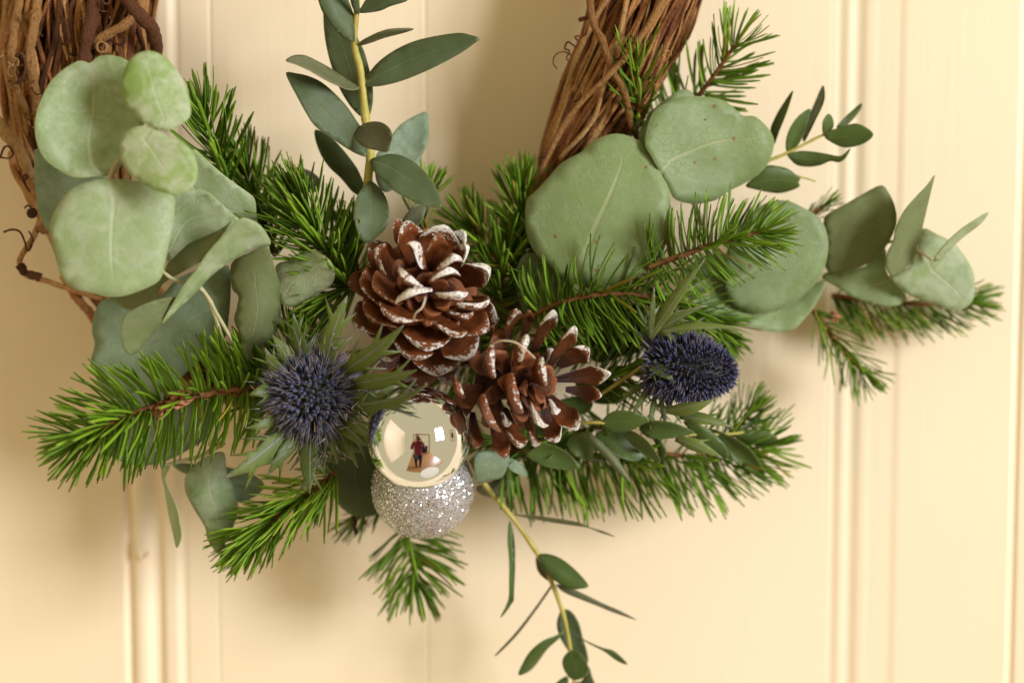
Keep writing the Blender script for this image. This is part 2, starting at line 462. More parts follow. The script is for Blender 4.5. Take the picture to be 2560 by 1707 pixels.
def leaf_geo(outline, hb, ht, base=None, tip=None, roll=0., cup=0., bend=0., wrinkle=.8, smooth=True, n=None, flip=False, mid_smooth=2):
    """surface inside an outline given in photograph coordinates, standing hb (at the base) to ht (at the tip)
    millimetres off the door, rolled, cupped, bent and wrinkled"""
    if smooth:
        n = n or max(26, len(outline) * 3)
        ol = catmull(outline, n, True)
    else:
        ol = list(outline)
    cx = sum(p[0] for p in ol) / len(ol); cy = sum(p[1] for p in ol) / len(ol)
    if base is None:
        base = ol[0]
    if tip is None:
        tip = max(ol, key=lambda p: (p[0] - base[0]) ** 2 + (p[1] - base[1]) ** 2)
    ax = (tip[0] - base[0], tip[1] - base[1]); L = math.hypot(*ax) or 1.0
    ax = (ax[0] / L, ax[1] / L); nx = (-ax[1], ax[0])
    # middle line of the outline, so that a bent leaf carries a bent midrib
    NB = 14
    lo = [None] * (NB + 1); hi = [None] * (NB + 1)
    m = len(ol)
    for k in range(NB + 1):
        uu = min(max(k / NB, .03), .97) * L
        for i in range(m):
            a, b = ol[i], ol[(i + 1) % m]
            ua = (a[0] - base[0]) * ax[0] + (a[1] - base[1]) * ax[1]
            ub = (b[0] - base[0]) * ax[0] + (b[1] - base[1]) * ax[1]
            if (ua - uu) * (ub - uu) <= 0 and abs(ua - ub) > 1e-6:
                t = (uu - ua) / (ub - ua)
                va = (a[0] - base[0]) * nx[0] + (a[1] - base[1]) * nx[1]
                vb = (b[0] - base[0]) * nx[0] + (b[1] - base[1]) * nx[1]
                w = va + (vb - va) * t
                lo[k] = w if lo[k] is None else min(lo[k], w)
                hi[k] = w if hi[k] is None else max(hi[k], w)
    halfw = max([(h - l) / 2 for l, h in zip(lo, hi) if l is not None] + [4.0])
    mids = [((l + h) / 2 if l is not None else 0.0) for l, h in zip(lo, hi)]
    for _ in range(mid_smooth):
        mids = [mids[0]] + [(mids[i - 1] + 2 * mids[i] + mids[i + 1]) / 4 for i in range(1, NB)] + [mids[NB]]
    mids[0] *= .3
    A = abs(area2(ol)); sp = max(7.0, math.sqrt(A) / 9.0)
    step = max(sp * .5, 5.0)
    ins = []
    x0 = min(p[0] for p in ol); x1 = max(p[0] for p in ol); y0 = min(p[1] for p in ol); y1 = max(p[1] for p in ol)
    r = 0; y = y0
    while y < y1:
        x = x0 + (sp / 2 if r % 2 else 0)
        while x < x1:
            if inside((x, y), ol) and min((x - p[0]) ** 2 + (y - p[1]) ** 2 for p in ol) > (sp * .42) ** 2:
                ins.append((x, y))
            x += sp
        y += sp * .87; r += 1
    allp = ol + ins
    res = delaunay_2d_cdt([Vector(p) for p in allp], [], [list(range(len(ol)))], 1, 1e-4)
    vv, ff, ov = res[0], res[2], res[3]
    seed = rnd.random() * 100
    verts = []; uv = []; edge = []
    for q, orig in zip(vv, ov):
        du, dv = q[0] - base[0], q[1] - base[1]
        u = (du * ax[0] + dv * ax[1]) / L
        w = du * nx[0] + dv * nx[1]
        k = min(max(u, 0), 1) * NB; ki = min(int(k), NB - 1)
        mid = mids[ki] + (mids[ki + 1] - mids[ki]) * (k - ki)
        v = (w - mid) / halfw
        uc = min(max(u, -.1), 1.1)
        h = hb + (ht - hb) * uc + roll * v + cup * v * v + bend * 4 * uc * (1 - uc)
        h += wrinkle * (mnoise.noise((q[0] * .011, q[1] * .011, seed)) * 2.0 + mnoise.noise((q[0] * .03, q[1] * .03, seed + 7)) * .7)
        verts.append(P(q[0], q[1], h)); uv.append((u, v * .5 + .5))
        edge.append(1.0 if any(i < len(ol) for i in orig) else 0.0)
    return verts, [tuple(t) for t in ff], uv, edge

def leaf(parent, s, mat, hb, ht=None, name='leaf', thick=.00026, label=None, **kw):
    ol = pts(s) if isinstance(s, str) else s
    ht = hb if ht is None else ht
    kw.setdefault('roll', rnd.uniform(-3, 3)); kw.setdefault('cup', rnd.uniform(-2.5, 2.5)); kw.setdefault('bend', rnd.uniform(-1.5, 2.5))
    g = leaf_geo(ol, hb, ht, **kw)
    o = mesh_obj(name, g[0], g[1], M[mat], parent, uv=g[2], edge=g[3])
    md = o.modifiers.new('thickness', 'SOLIDIFY'); md.thickness = thick; md.offset = 0
    if label: o['label'] = label
    return o

def two_patch_leaf(parent, patches, mats, label=None):
    V = []; F = []; U = []; E = []; mi = []
    for k, (s, hb, ht, kw) in enumerate(patches):
        g = leaf_geo(pts(s), hb, ht, **kw)
        b = len(V); V += g[0]; U += g[2]; E += g[3]
        F += [tuple(i + b for i in t) for t in g[1]]; mi += [k] * len(g[1])
    o = mesh_obj('leaf', V, F, M[mats[0]], parent, uv=U, edge=E)
    for m in mats[1:]: o.data.materials.append(M[m])
    for p, i in zip(o.data.polygons, mi): p.material_index = i
    md = o.modifiers.new('thickness', 'SOLIDIFY'); md.thickness = .00035; md.offset = 0
    if label: o['label'] = label
    return o

# ------------------------------------------------------------------ fir sprigs
def needle_mesh(k):
    """flat blunt fir needle of unit length along +Y with a groove, bowed a little"""
    r = random.Random(k + 5)
    n = 8; bz = r.uniform(.08, .24); bx = r.uniform(-.09, .09); v = []; f = []; uv = []
    for i in range(n):
        t = i / (n - 1)
        w = .5 * (1 - max(0, (t - .86) / .14) ** 2 * .70) * (.45 + .55 * min(1, t / .14))
        if i == n - 1: w *= .6
        cz = bz * t * t; cxx = bx * t * t
        for x, z, vc in ((-w, 0, 0), (-w * .1, -.10, .5), (w * .1, -.10, .5), (w, 0, 1), (0, -.30, .5)):
            v.append((x, t, z, cz, cxx)); uv.append((t, vc))
    for i in range(n - 1):
        a = i * 5; b = a + 5
        for j in range(5):
            j2 = (j + 1) % 5
            f.append((a + j, a + j2, b + j2, b + j))
    f.append(tuple((n - 1) * 5 + j for j in range(5)))
    return v, f, uv
def build_needle(k, width):
    v, f, uv = needle_mesh(k)
    me = bpy.data.meshes.new('needle')
    # x and z hold the half width in units of needle width; length is one
    me.from_pydata([(x * width + cx, y, z * width + cz) for x, y, z, cz, cx in v], [], f)
    me.polygons.foreach_set('use_smooth', [True] * len(me.polygons))
    l = me.uv_layers.new(name='UVMap')
    for lp in me.loops: l.data[lp.index].uv = uv[lp.vertex_index]
    me.materials.append(M['needle'])
    return me
NEEDLES = [build_needle(k, .068) for k in range(8)]

def fir(label, twig, n, length, up=1.0, down=1.0, alpha=(62, 30), spread=.55, tipn=8, t0=0.0, tr=(.0013, .0007), bud=None,
        front=.25, lenvar=.26, width=1.0, tipfall=.25, tint=(1, 1, 1), dens=1.22):
    """a twig with needles, each needle an object; twig = [(x, y, h), ...] from its cut end to its tip"""
    c = [P(*q) for q in catmull(twig, 40)]
    n = min(285, int(n * dens))
    root = empty('fir_sprig', c[0], label, 'fir sprig', 'fir sprigs worked into the wreath')
    tube('twig', c, [tr[0] + (tr[1] - tr[0]) * i / 39 for i in range(40)], M['twig'], root, 7)
    L0 = length / 6500.0
    def put(p, T, al, ph, ln):
        V = (CAM - p).normalized()
        S = T.cross(V)
        S = S.normalized() if S.length > 1e-4 else T.orthogonal().normalized()
        if S.z < -0.02 or (abs(S.z) <= .02 and S.x < 0): S = -S
        N = S.cross(T).normalized()
        if N.dot(V) < 0: N = -N
        rad = S * math.cos(ph) + N * math.sin(ph)
        d = (T * math.cos(al) + rad * math.sin(al)).normalized()
        z = (T - d * T.dot(d))
        z = z.normalized() if z.length > 1e-4 else d.orthogonal().normalized()
        z = (z + V * rnd.uniform(.2, 1.2)); z = (z - d * z.dot(d)).normalized()
        x = d.cross(z)
        o = bpy.data.objects.new('needle', rnd.choice(NEEDLES))
        wf = ln * width * rnd.uniform(.85, 1.1) * (L0 / ln) ** .5
        o.matrix_local = Matrix.Translation(p - c[0]) @ Matrix((x, d, z)).transposed().to_4x4() @ Matrix.Diagonal((wf, ln, ln, 1))
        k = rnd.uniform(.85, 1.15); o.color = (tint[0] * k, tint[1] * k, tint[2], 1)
        if rnd.random() < .03: o.color = (2.0, .80, 1.2, 1)
        link(o, root)
    for i in range(n):
        t = t0 + (1 - t0) * (i + rnd.random()) / n
        k = t * 39; ki = min(int(k), 38)
        p = c[ki].lerp(c[ki + 1], k - ki)
        T = (c[min(ki + 2, 39)] - c[max(ki - 1, 0)]).normalized()
        al = math.radians(alpha[0] + (alpha[1] - alpha[0]) * max(0, (t - .35) / .65) + rnd.gauss(0, 8))
        s = 0.0 if rnd.random() < up / (up + down) else math.pi
        ph = s + rnd.gauss(0, spread)
        if rnd.random() < front: ph = math.pi / 2 + rnd.uniform(-1.1, 1.1)
        ln = L0 * rnd.uniform(1 - lenvar, 1 + lenvar * .6) * (1 - tipfall * max(0, (t - .6) / .4))
        put(p, T, al, ph, ln)
    T = (c[39] - c[36]).normalized()
    for i in range(tipn):
        put(c[39], T, math.radians(rnd.uniform(5, 36)), rnd.uniform(0, 6.28), L0 * (1 - tipfall) * rnd.uniform(.75, 1.0))
    for b in (bud or []):
        bud_part(root, *b)
    return root

def bud_part(root, x, y, h, r, dx, dy):
    """scaly bud: overlapping pointed scales in one part"""
    V = []; F = []
    p0 = P(x, y, h); ax = (P(x + dx, y + dy, h) - p0).normalized()
    s = ax.orthogonal().normalized(); t = ax.cross(s)
    for i in range(16):
        a = i * 2.4; k = i / 15
        rd = s * math.cos(a) + t * math.sin(a); sd = ax.cross(rd)
        b = p0 + ax * (r * (k * 1.6 - .8)) + rd * r * (.35 + .3 * (1 - k))
        e = b + ax * r * 1.0 + rd * r * .35
        w = r * .5; j = len(V)
        V += [b - sd * w, b + sd * w, e + sd * w * .5, e - sd * w * .5, (b + e) / 2 + rd * r * .35, e + ax * r * .35]
        F += [(j, j + 1, j + 4), (j + 1, j + 2, j + 4), (j + 2, j + 5, j + 4), (j + 5, j + 3, j + 4), (j + 3, j, j + 4), (j, j + 3, j + 5, j + 2, j + 1)]
    mesh_obj('bud', V, F, M['bud'], root)

# ------------------------------------------------------------------ grapevine ring
wreath = empty('vine_wreath', P(190, -300, 35), 'twisted brown grapevine ring hung on the cream door', 'wreath')
RING = [(215, -420, 36, 200), (198, -200, 36, 196), (190, 0, 36, 188), (180, 180, 36, 176), (186, 360, 36, 140), (225, 540, 35, 100),
        (310, 720, 33, 72), (450, 880, 32, 66), (660, 975, 26, 50), (880, 970, 18, 40), (1060, 900, 16, 38), (1230, 800, 17, 42),
        (1360, 680, 18, 46), (1420, 560, 22, 52), (1402, 430, 30, 56), (1490, 270, 34, 100), (1572, 110, 35, 116), (1628, -40, 36, 128), (1670, -220, 36, 140), (1700, -420, 36, 145)]
NS = 90
ring = catmull(RING, NS)
def strand(k, n_strands):
    th0 = 2 * math.pi * k / n_strands * 2.618 + rnd.uniform(-.2, .2)
    rho = rnd.choice((1.0, .97, .9, .8, .6, .4)) if k > 60 else rnd.uniform(.93, 1.05)
    tw = rnd.uniform(-1.6, 1.6); se = rnd.random() * 50
    r = rnd.choice((.0006, .0007, .0009, .0010, .0012, .0014, .0017))
    path = []; rad = []
    for i, (x, y, h, w) in enumerate(ring):
        a = ring[max(i - 1, 0)]; b = ring[min(i + 1, NS - 1)]
        tx, ty = b[0] - a[0], b[1] - a[1]; tl = math.hypot(tx, ty)
        nx, ny = -ty / tl, tx / tl
        th = th0 + tw * i / NS * 3.0 + .45 * mnoise.noise((i * .13, se, 0))
        rr = rho + .13 * mnoise.noise((i * .2, se, 4))
        # the strands lie tighter on the right-hand arm
        path.append(P(x + nx * w * rr * math.cos(th), y + ny * w * rr * math.cos(th), h + 17 * (w / 150) ** .7 * rr * math.sin(th)))
        slim = 1.0 if i < NS * .4 else .72
        rad.append(r * slim * (1 + .28 * mnoise.noise((i * .8, se, 8))))
    return path, rad
for k in range(215):
    path, rad = strand(k, 215)
    a = 0; b = NS
    tube('vine', path[a:b], rad[a:b], M['vine'], wreath, 7)
# binding and stray vines
def vine(px, r0, r1, mat='vine', n=30, jit=.0006):
    return px_tube('vine', px, r0 * .74, r1 * .74, M[mat], wreath, n, 8, jit)
vine([(1480, -60, 50), (1478, 40, 56), (1500, 90, 58), (1530, 170, 57), (1562, 240, 55), (1580, 320, 48)], .0021, .0017, 'vine_tan')
vine([(1690, -70, 50), (1648, 20, 57), (1590, 112, 60), (1520, 190, 59), (1440, 270, 56), (1385, 355, 52), (1352, 430, 47), (1330, 500, 40)], .0017, .0013, 'vine_tan')
vine([(1570, -80, 48), (1560, 40, 52), (1520, 170, 53), (1480, 300, 50), (1400, 400, 45)], .0016, .0012)
vine([(355, -60, 50), (352, 10, 60), (322, 55, 63), (270, 85, 62), (222, 118, 58), (200, 130, 40)], .0027, .0024, 'vine_tan')
vine([(290, -70, 45), (318, 0, 60), (352, 40, 62), (382, 80, 58), (391, 128, 50), (385, 190, 40)], .0040, .0030, 'vine_dark')
vine([(240, -80, 52), (232, 30, 60), (216, 110, 62), (208, 190, 60), (214, 260, 50)], .0036, .0034, 'vine_dark')
vine([(60, -80, 45), (45, 20, 54), (30, 110, 58), (32, 190, 57), (60, 260, 54), (100, 330, 44)], .0024, .0020, 'vine_tan')
vine([(100, -60, 50), (86, 60, 56), (76, 140, 57), (90, 250, 55), (98, 330, 46)], .0028, .0024, 'vine_tan')
vine([(-30, 280, 48), (5, 325, 54), (40, 365, 56), (75, 430, 52), (100, 480, 44)], .0034, .0028)
vine([(28, 385, 42), (40, 430, 48), (70, 490, 50), (105, 550, 46), (150, 640, 40), (190, 730, 38), (238, 805, 36)], .0021, .0018)
vine([(160, 690, 38), (190, 740, 42), (215, 770, 42), (240, 800, 40)], .0028, .0022)
# the knotty twig that leaves the ring on the left
vine([(100, 548, 46), (82, 590, 52), (62, 625, 56), (50, 650, 56), (54, 678, 55), (75, 690, 54), (120, 702, 52), (175, 722, 48), (235, 742, 44), (265, 750, 38)], .0016, .0013, 'vine', 40, .0005)
vine([(98, 572, 50), (112, 580, 52), (125, 570, 48)], .0017, .0012, 'vine_tan', 10, 0)
px_tube('knot', [(66, 686, 54), (78, 686, 54.5), (90, 690, 54), (100, 694, 53)], .0015, .0020, M['vine_dark'], wreath, 8, 7, .0006)
px_tube('knot', [(48, 664, 56), (55, 672, 56), (58, 680, 55)], .0019, .0015, M['vine_dark'], wreath, 8, 7, .0004)
def tendril(px, r=.00045, mat='vine_dark'):
    return px_tube('tendril', px, r, r * .7, M[mat], wreath, 40, 6)
tendril([(10, 580, 60), (30, 574, 62), (50, 580, 62), (62, 605, 60), (66, 622, 58), (74, 625, 56), (82, 600, 55), (72, 578, 54)])
tendril([(62, 520, 52), (68, 514, 54), (78, 520, 55), (86, 530, 54)], .0004)
tendril([(0, 395, 55), (10, 370, 58), (22, 367, 59), (32, 385, 57), (22, 396, 55), (0, 393, 54)])
tendril([(46, 430, 52), (60, 450, 54), (68, 440, 56), (62, 438, 57), (58, 452, 56), (75, 480, 54)], .0005)
tendril([(1450, 50, 50), (1462, 46, 54), (1480, 42, 55)], .0009, 'vine')
tendril([(1472, 60, 52), (1462, 88, 54), (1438, 92, 56), (1448, 108, 58), (1440, 118, 58), (1420, 105, 57), (1412, 122, 56), (1424, 128, 55), (1416, 148, 55), (1430, 152, 54)], .00045, 'vine')
tendril([(1350, 395, 50), (1362, 390, 52), (1372, 372, 52), (1400, 360, 50)], .0006)
tendril([(150, 40, 58), (165, 60, 62), (172, 95, 62), (158, 112, 60), (150, 92, 60)], .0006)
tendril([(255, 0, 62), (262, 10, 64), (272, 8, 64), (278, -6, 60)], .0006)
tendril([(295, 85, 62), (312, 95, 64), (308, 112, 64), (290, 110, 62), (272, 98, 60)], .0005)
tendril([(40, 140, 62), (55, 135, 64), (64, 160, 63), (60, 190, 62), (44, 205, 60), (62, 200, 58), (75, 190, 55)], .0007, 'vine_dark')
tendril([(70, 45, 60), (80, 30, 64), (95, 22, 63)], .0008, 'vine_tan')
for i in range(26):
    if i % 3: x, y, h = rnd.uniform(10, 360), rnd.uniform(-40, 320), rnd.uniform(48, 58)
    else: x, y, h = rnd.uniform(1420, 1680), rnd.uniform(-40, 260), rnd.uniform(46, 56)
    if y > 150 and x > 150 and x < 1000: x = rnd.uniform(0, 90)
    a = rnd.uniform(0, 6.28); r = rnd.uniform(8, 22); cv = rnd.choice((-1, 1)) * rnd.uniform(.5, 1.1)
    q = []
    for k in range(6):
        q.append((x, y, h + rnd.uniform(-2, 5))); x += math.cos(a) * r; y += math.sin(a) * r; a += cv; r *= .9
    tendril(q, rnd.uniform(.0003, .0006), rnd.choice(('vine_dark', 'vine', 'vine')))
# cut hollow end of a vine
ce = P(253, 118, 64)
V = []; F = []
for k in range(14):
    a = 2 * math.pi * k / 14
    d = Vector((math.cos(a), 0, math.sin(a)))
    V += [ce + d * .0023, ce + d * .0016, ce + d * .0015 + Vector((0, .005, 0)), ce + d * .0023 + Vector((0, .006, 0))]
for k in range(14):
    a = k * 4; b = (k + 1) % 14 * 4
    F += [(a, b, b + 1, a + 1), (a + 1, b + 1, b + 2, a + 2), (a + 3, b + 3, b, a)]
mesh_obj('cut_end', V, F, M['vine_tan'], wreath)
# dry berry on the left edge
bm = bmesh.new(); bmesh.ops.create_icosphere(bm, subdivisions=3, radius=.0021)
for q in bm.verts: q.co = q.co * (1 + .08 * mnoise.noise(q.co * 900)) + P(80, 533, 52)
mesh_obj('dry_berry', [q.co.copy() for q in bm.verts], [tuple(x.index for x in fc.verts) for fc in bm.faces], M['darkbit'], wreath); bm.free()
# ------------------------------------------------------------------ eucalyptus sprigs
G_EUC = 'eucalyptus sprigs worked into the wreath'
def sprig(label, px, group=G_EUC, name='eucalyptus_sprig', cat='eucalyptus'):
    return empty(name, P(*px), label, cat, group)

# upright lance-leaved sprig in the middle of the ring
A = sprig('upright eucalyptus sprig with dark lance leaves on a yellow stem above the cones', (925, 560, 56))
px_tube('stem', [(896, -60, 62), (891, 35, 62), (886, 110, 62), (900, 171, 63), (906, 220, 63), (915, 306, 63), (923, 367, 63), (926, 401, 62), (920, 455, 60), (925, 560, 56)], .0011, .0019, M['stem'], A, 40)
for s, m, hb, ht, kw in [
    ('808,20 808,34 810,76 817,122 830,171 848,220 876,266 906,295 922,292 931,263 932,220 923,174 910,128 898,105 880,60 850,20', 'lance', 60, 48, dict(base=(912, 297), tip=(812, 8), roll=2)),
    ('884,106 887,80 884,40 870,0 850,-40 820,-70 780,-60 795,0 808,34 830,64 854,92', 'lance', 63, 70, dict(tip=(780, -66), roll=-2)),
    ('894,36 884,25 876,0 880,-30 892,-30 896,0 899,25', 'lance', 64, 74, {}),
    ('899,33 905,16 921,-6 960,-30 1010,-30 1022,0 977,16 946,29', 'lance', 63, 66, {}),
    ('893,113 906,101 934,86 971,73 1010,71 1035,73 1007,83 961,95 928,107 903,114', 'lancegrey', 63, 74, dict(roll=-3)),
    ('907,213 922,184 949,153 989,125 1035,104 1084,92 1145,83 1173,87 1200,97 1185,110 1154,132 1111,156 1059,181 1007,202 961,214 931,217', 'lance', 63, 68, dict(tip=(1199, 97), roll=2, cup=-1)),
    ('899,219 882,208 854,190 824,170 793,153 765,140 741,138 723,144 715,153 741,162 775,178 811,199 842,214 870,225 891,225', 'lancegrey', 64, 76, dict(tip=(716, 152), roll=-5)),
    ('788,346 802,386 824,419 854,447 882,480 906,490 912,470 897,429 879,401 854,370 824,340 790,324', 'lance', 56, 48, dict(base=(910, 490), tip=(789, 326), roll=3)),
    ('938,395 958,367 980,337 1001,312 1035,291 1067,281 1072,321 1069,358 1047,407 1030,440 990,470 960,480 940,450', 'blue', 56, 46, dict(base=(935, 440), tip=(1068, 281), roll=-2)),
    ('919,391 894,386 860,367 830,346 787,315 759,272 738,233 726,211 715,182 741,184 769,190 802,205 836,233 867,266 888,297 903,321 915,355', 'lance', 64, 70, dict(tip=(715, 182), roll=-3)),
    ('922,306 906,312 891,324 887,340 897,358 915,370 940,376 968,380 977,358 981,340 974,321 958,308 940,304', 'lancegrey', 66, 76, dict(tip=(969, 380), roll=-3)),
    ('925,453 906,470 891,495 885,532 894,584 915,608 946,590 971,559 974,529 964,492 946,467', 'lance', 62, 70, dict(tip=(925, 612), roll=2)),
    ('1005,555 1038,512 1065,518 1053,553 1030,575', 'lancegrey', 58, 60, {}),
    ('926,401 946,392 977,385 1007,390 1038,407 1062,429 1081,453 1099,489 1105,517 1081,518 1053,513 1023,498 986,478 961,455 934,428', 'lance', 64, 74, dict(tip=(1105, 518), roll=3)),
    ('720,420 770,425 800,450 790,480 740,470', 'lancegrey', 48, 44, {}),
]:
    leaf(A, s, m, hb, ht, **kw)

# silver-dollar sprig, upper left, leaves turned to the camera
B = sprig('large round silver green eucalyptus leaves with pale mottled young pair, lower left of the ring', (300, 400, 92))
leaf(B, '95,370 86,400 87,460 95,520 107,553 128,584 200,600 260,560 280,500 260,420 180,380', 'blue', 74, 70, base=(275, 440), tip=(90, 480))
leaf(B, '480,375 500,385 536,418 582,455 618,480 637,498 641,535 640,565 600,580 540,580 470,560 440,520 420,470 430,420', 'silver', 76, 66, base=(425, 470), tip=(640, 560), roll=-3)
leaf(B, '428,495 459,480 490,475 520,481 551,507 582,535 600,553 566,578 490,620 430,650 415,640 420,560', 'silver', 82, 84, base=(415, 640), tip=(595, 545), cup=4)
leaf(B, '90,288 101,254 122,211 153,178 190,155 208,153 225,158 242,144 266,138 291,141 318,151 345,180 368,220 375,270 350,330 320,390 290,430 272,440 230,442 199,444 171,438 122,407 98,373 88,331', 'silver', 96, 88, base=(272, 440), tip=(232, 148), cup=7, roll=-3, bend=-2)
leaf(B, '578,553 551,574 490,602 444,626 420,660 404,690 337,724 292,745 300,764 327,775 361,770 389,746 407,709 459,678 502,654 536,614 566,571', 'olive', 86, 92, base=(460, 690), tip=(578, 553), roll=6)
leaf(B, '230,452 184,470 153,501 132,538 125,568 133,614 144,663 159,700 184,721 233,734 275,743 321,737 383,712 404,691 413,654 425,599 435,538 435,492 398,473 352,455 306,449 272,446', 'silver', 97, 104, base=(272, 446), tip=(290, 743), cup=-3, roll=3)
leaf(B, '392,321 361,309 334,288 312,254 302,208 309,178 324,150 349,132 376,128 404,138 429,159 456,196 471,236 477,269 474,294 453,312 422,326', 'mottled', 108, 104, base=(391, 321), tip=(372, 128), cup=-2)
leaf(B, '389,324 367,315 340,317 315,331 303,352 301,383 306,407 324,435 352,456 392,476 435,486 471,477 490,453 495,422 484,383 459,358 429,343 407,331', 'mottled', 108, 112, base=(391, 323), tip=(425, 485), cup=-2)
px_tube('stem', [(391, 322, 107), (345, 350, 104), (300, 395, 100), (276, 436, 97), (274, 480, 96), (330, 590, 90), (420, 690, 88), (500, 720, 86), (545, 790, 80), (590, 870, 70)], .0006, .0008, M['palestem'], B, 50)

Bl = sprig('folded and curling eucalyptus leaves above the lower left fir tip', (560, 860, 70))
leaf(Bl, '233,798 242,767 260,749 294,746 340,760 400,740 440,700 480,680 530,670 572,665 577,720 572,790 560,850 500,900 430,960 360,990 300,992 262,972 236,938 227,901 237,861 230,830', 'blue', 66, 56, base=(585, 850), tip=(229, 890), wrinkle=1.4)
leaf(Bl, '254,1040 250,1090 262,1120 285,1145 320,1158 352,1163 398,1158 460,1130 520,1090 540,1030 500,990 420,975 320,985', 'blue', 56, 54, base=(540, 1040), tip=(255, 1100))
leaf(Bl, '578,660 612,636 667,614 676,633 689,675 701,721 702,767 698,807 685,840 658,862 637,901 618,941 605,970 596,932 603,877 600,837 585,800 592,770 596,740 580,720', 'olive', 74, 80, base=(588, 845), tip=(668, 614), cup=-5, roll=-4)
two_patch_leaf(Bl, [('600,547 627,550 652,565 670,590 676,611 643,620 612,633 566,660 520,697 490,731 444,773 401,813 425,770 441,743 459,712 490,675 520,630 566,580', 90, 94, dict(base=(420, 790), tip=(665, 570), roll=-5, wrinkle=.5)),
                    ('441,743 425,765 401,813 376,843 352,873 330,887 315,880 306,862 301,829 309,798 330,776 383,752', 90, 96, dict(base=(441, 743), tip=(318, 882), roll=4, wrinkle=.5))],
               ['silver', 'olive'], 'leaf folded over itself, pale face and shaded olive back')
px_tube('stem', [(590, 900, 62), (560, 860, 68), (530, 770, 78), (505, 722, 84), (470, 690, 88)], .0009, .0007, M['palestem'], Bl, 20)

K = sprig('single rounded grey green eucalyptus leaf between fir and the larger cone', (700, 760, 56), name='eucalyptus_leaf')
leaf(K, '690,664 723,651 741,636 769,627 793,630 818,645 833,669 837,694 820,720 780,742 741,765 704,760 690,720', 'silver', 68, 74, base=(700, 760), tip=(815, 645), cup=-3, label='rounded grey green leaf')
leaf(K, '790,770 830,760 850,780 845,800 800,800', 'blue', 58, 58)

I = sprig('pale eucalyptus leaves hanging below the lower left fir tip', (560, 1110, 56))
leaf(I, '430,1158 500,1160 560,1165 640,1190 660,1220 620,1250 585,1250 520,1190 465,1185', 'blue', 48, 46)
leaf(I, '540,1130 500,1150 475,1175 463,1193 462,1221 469,1242 488,1276 512,1316 518,1346 531,1368 549,1383 567,1350 583,1316 595,1279 592,1249 580,1209 567,1184 562,1135', 'silver', 58, 62, base=(560, 1135), tip=(548, 1383), cup=-4, roll=2)
leaf(I, '406,1165 404,1190 411,1221 420,1279 433,1334 442,1369 454,1340 449,1304 442,1267 420,1218 414,1190 426,1166', 'silver', 64, 66, base=(414, 1165), tip=(443, 1369), roll=-3)
px_tube('stem', [(560, 1105, 58), (500, 1140, 58), (440, 1155, 60), (405, 1160, 62), (392, 1120, 62)], .0010, .0007, M['palestem'], I, 18)

J = sprig('dark round eucalyptus leaf tucked behind the baubles', (900, 1080, 44), name='eucalyptus_leaf')
leaf(J, '890,1066 845,1090 822,1140 820,1206 838,1249 862,1276 890,1291 911,1291 940,1285 952,1250 955,1200 950,1150 930,1100', 'lance', 44, 46, base=(895, 1070), tip=(895, 1291), cup=-3, label='dark round leaf')

# right-hand silver-dollar sprig
D = sprig('big round spotted green eucalyptus leaves on the right of the ring', (1560, 720, 46))
for s, m, hb, ht, kw in [
    ('1598,346 1601,324 1629,279 1669,245 1708,223 1736,239 1760,300 1700,380 1620,390', 'dollar', 46, 42, dict(base=(1660, 420), tip=(1708, 223))),
    ('1650,430 1630,395 1613,364 1615,331 1632,282 1662,260 1708,242 1760,242 1809,251 1840,275 1858,289 1886,291 1910,309 1929,334 1935,361 1923,404 1898,435 1861,459 1822,478 1790,500 1740,510 1690,500 1672,470', 'dollar', 56, 46, dict(base=(1658, 444), tip=(1925, 325), cup=-2, roll=-3)),
    ('1700,700 1760,640 1850,640 1900,700 1900,770 1840,800 1760,780', 'dollar', 38, 38, {}),
    ('1300,650 1340,635 1420,700 1430,760 1380,830 1320,800 1290,720', 'dollar', 46, 44, {}),
    ('2056,700 2059,724 2036,767 2011,798 1987,822 1953,830 1917,827 1880,815 1850,790 1900,770 1980,740', 'dollar', 34, 30, dict(base=(1870, 780), tip=(2058, 710))),
    ('1962,501 2002,516 2036,535 2060,562 2071,608 2065,654 2051,694 2024,724 1987,755 1932,780 1870,783 1830,760 1810,700 1820,620 1860,550 1910,510', 'dollar', 42, 40, dict(base=(1830, 690), tip=(2070, 600), cup=-3)),
    ('1339,478 1372,443 1405,407 1454,380 1485,352 1531,335 1571,340 1607,361 1635,401 1659,447 1669,465 1676,501 1675,568 1665,611 1641,654 1601,688 1546,712 1500,715 1424,706 1372,660 1341,636 1320,596 1313,547 1317,501', 'dollar', 58, 54, dict(base=(1438, 660), tip=(1545, 336), cup=-3, roll=3)),
]:
    leaf(D, s, m, hb, ht, **kw)
px_tube('stem', [(1560, 720, 40), (1660, 445, 42), (1720, 480, 40), (1830, 690, 38), (1990, 700, 34)], .0013, .001, M['palestem'], D, 30)

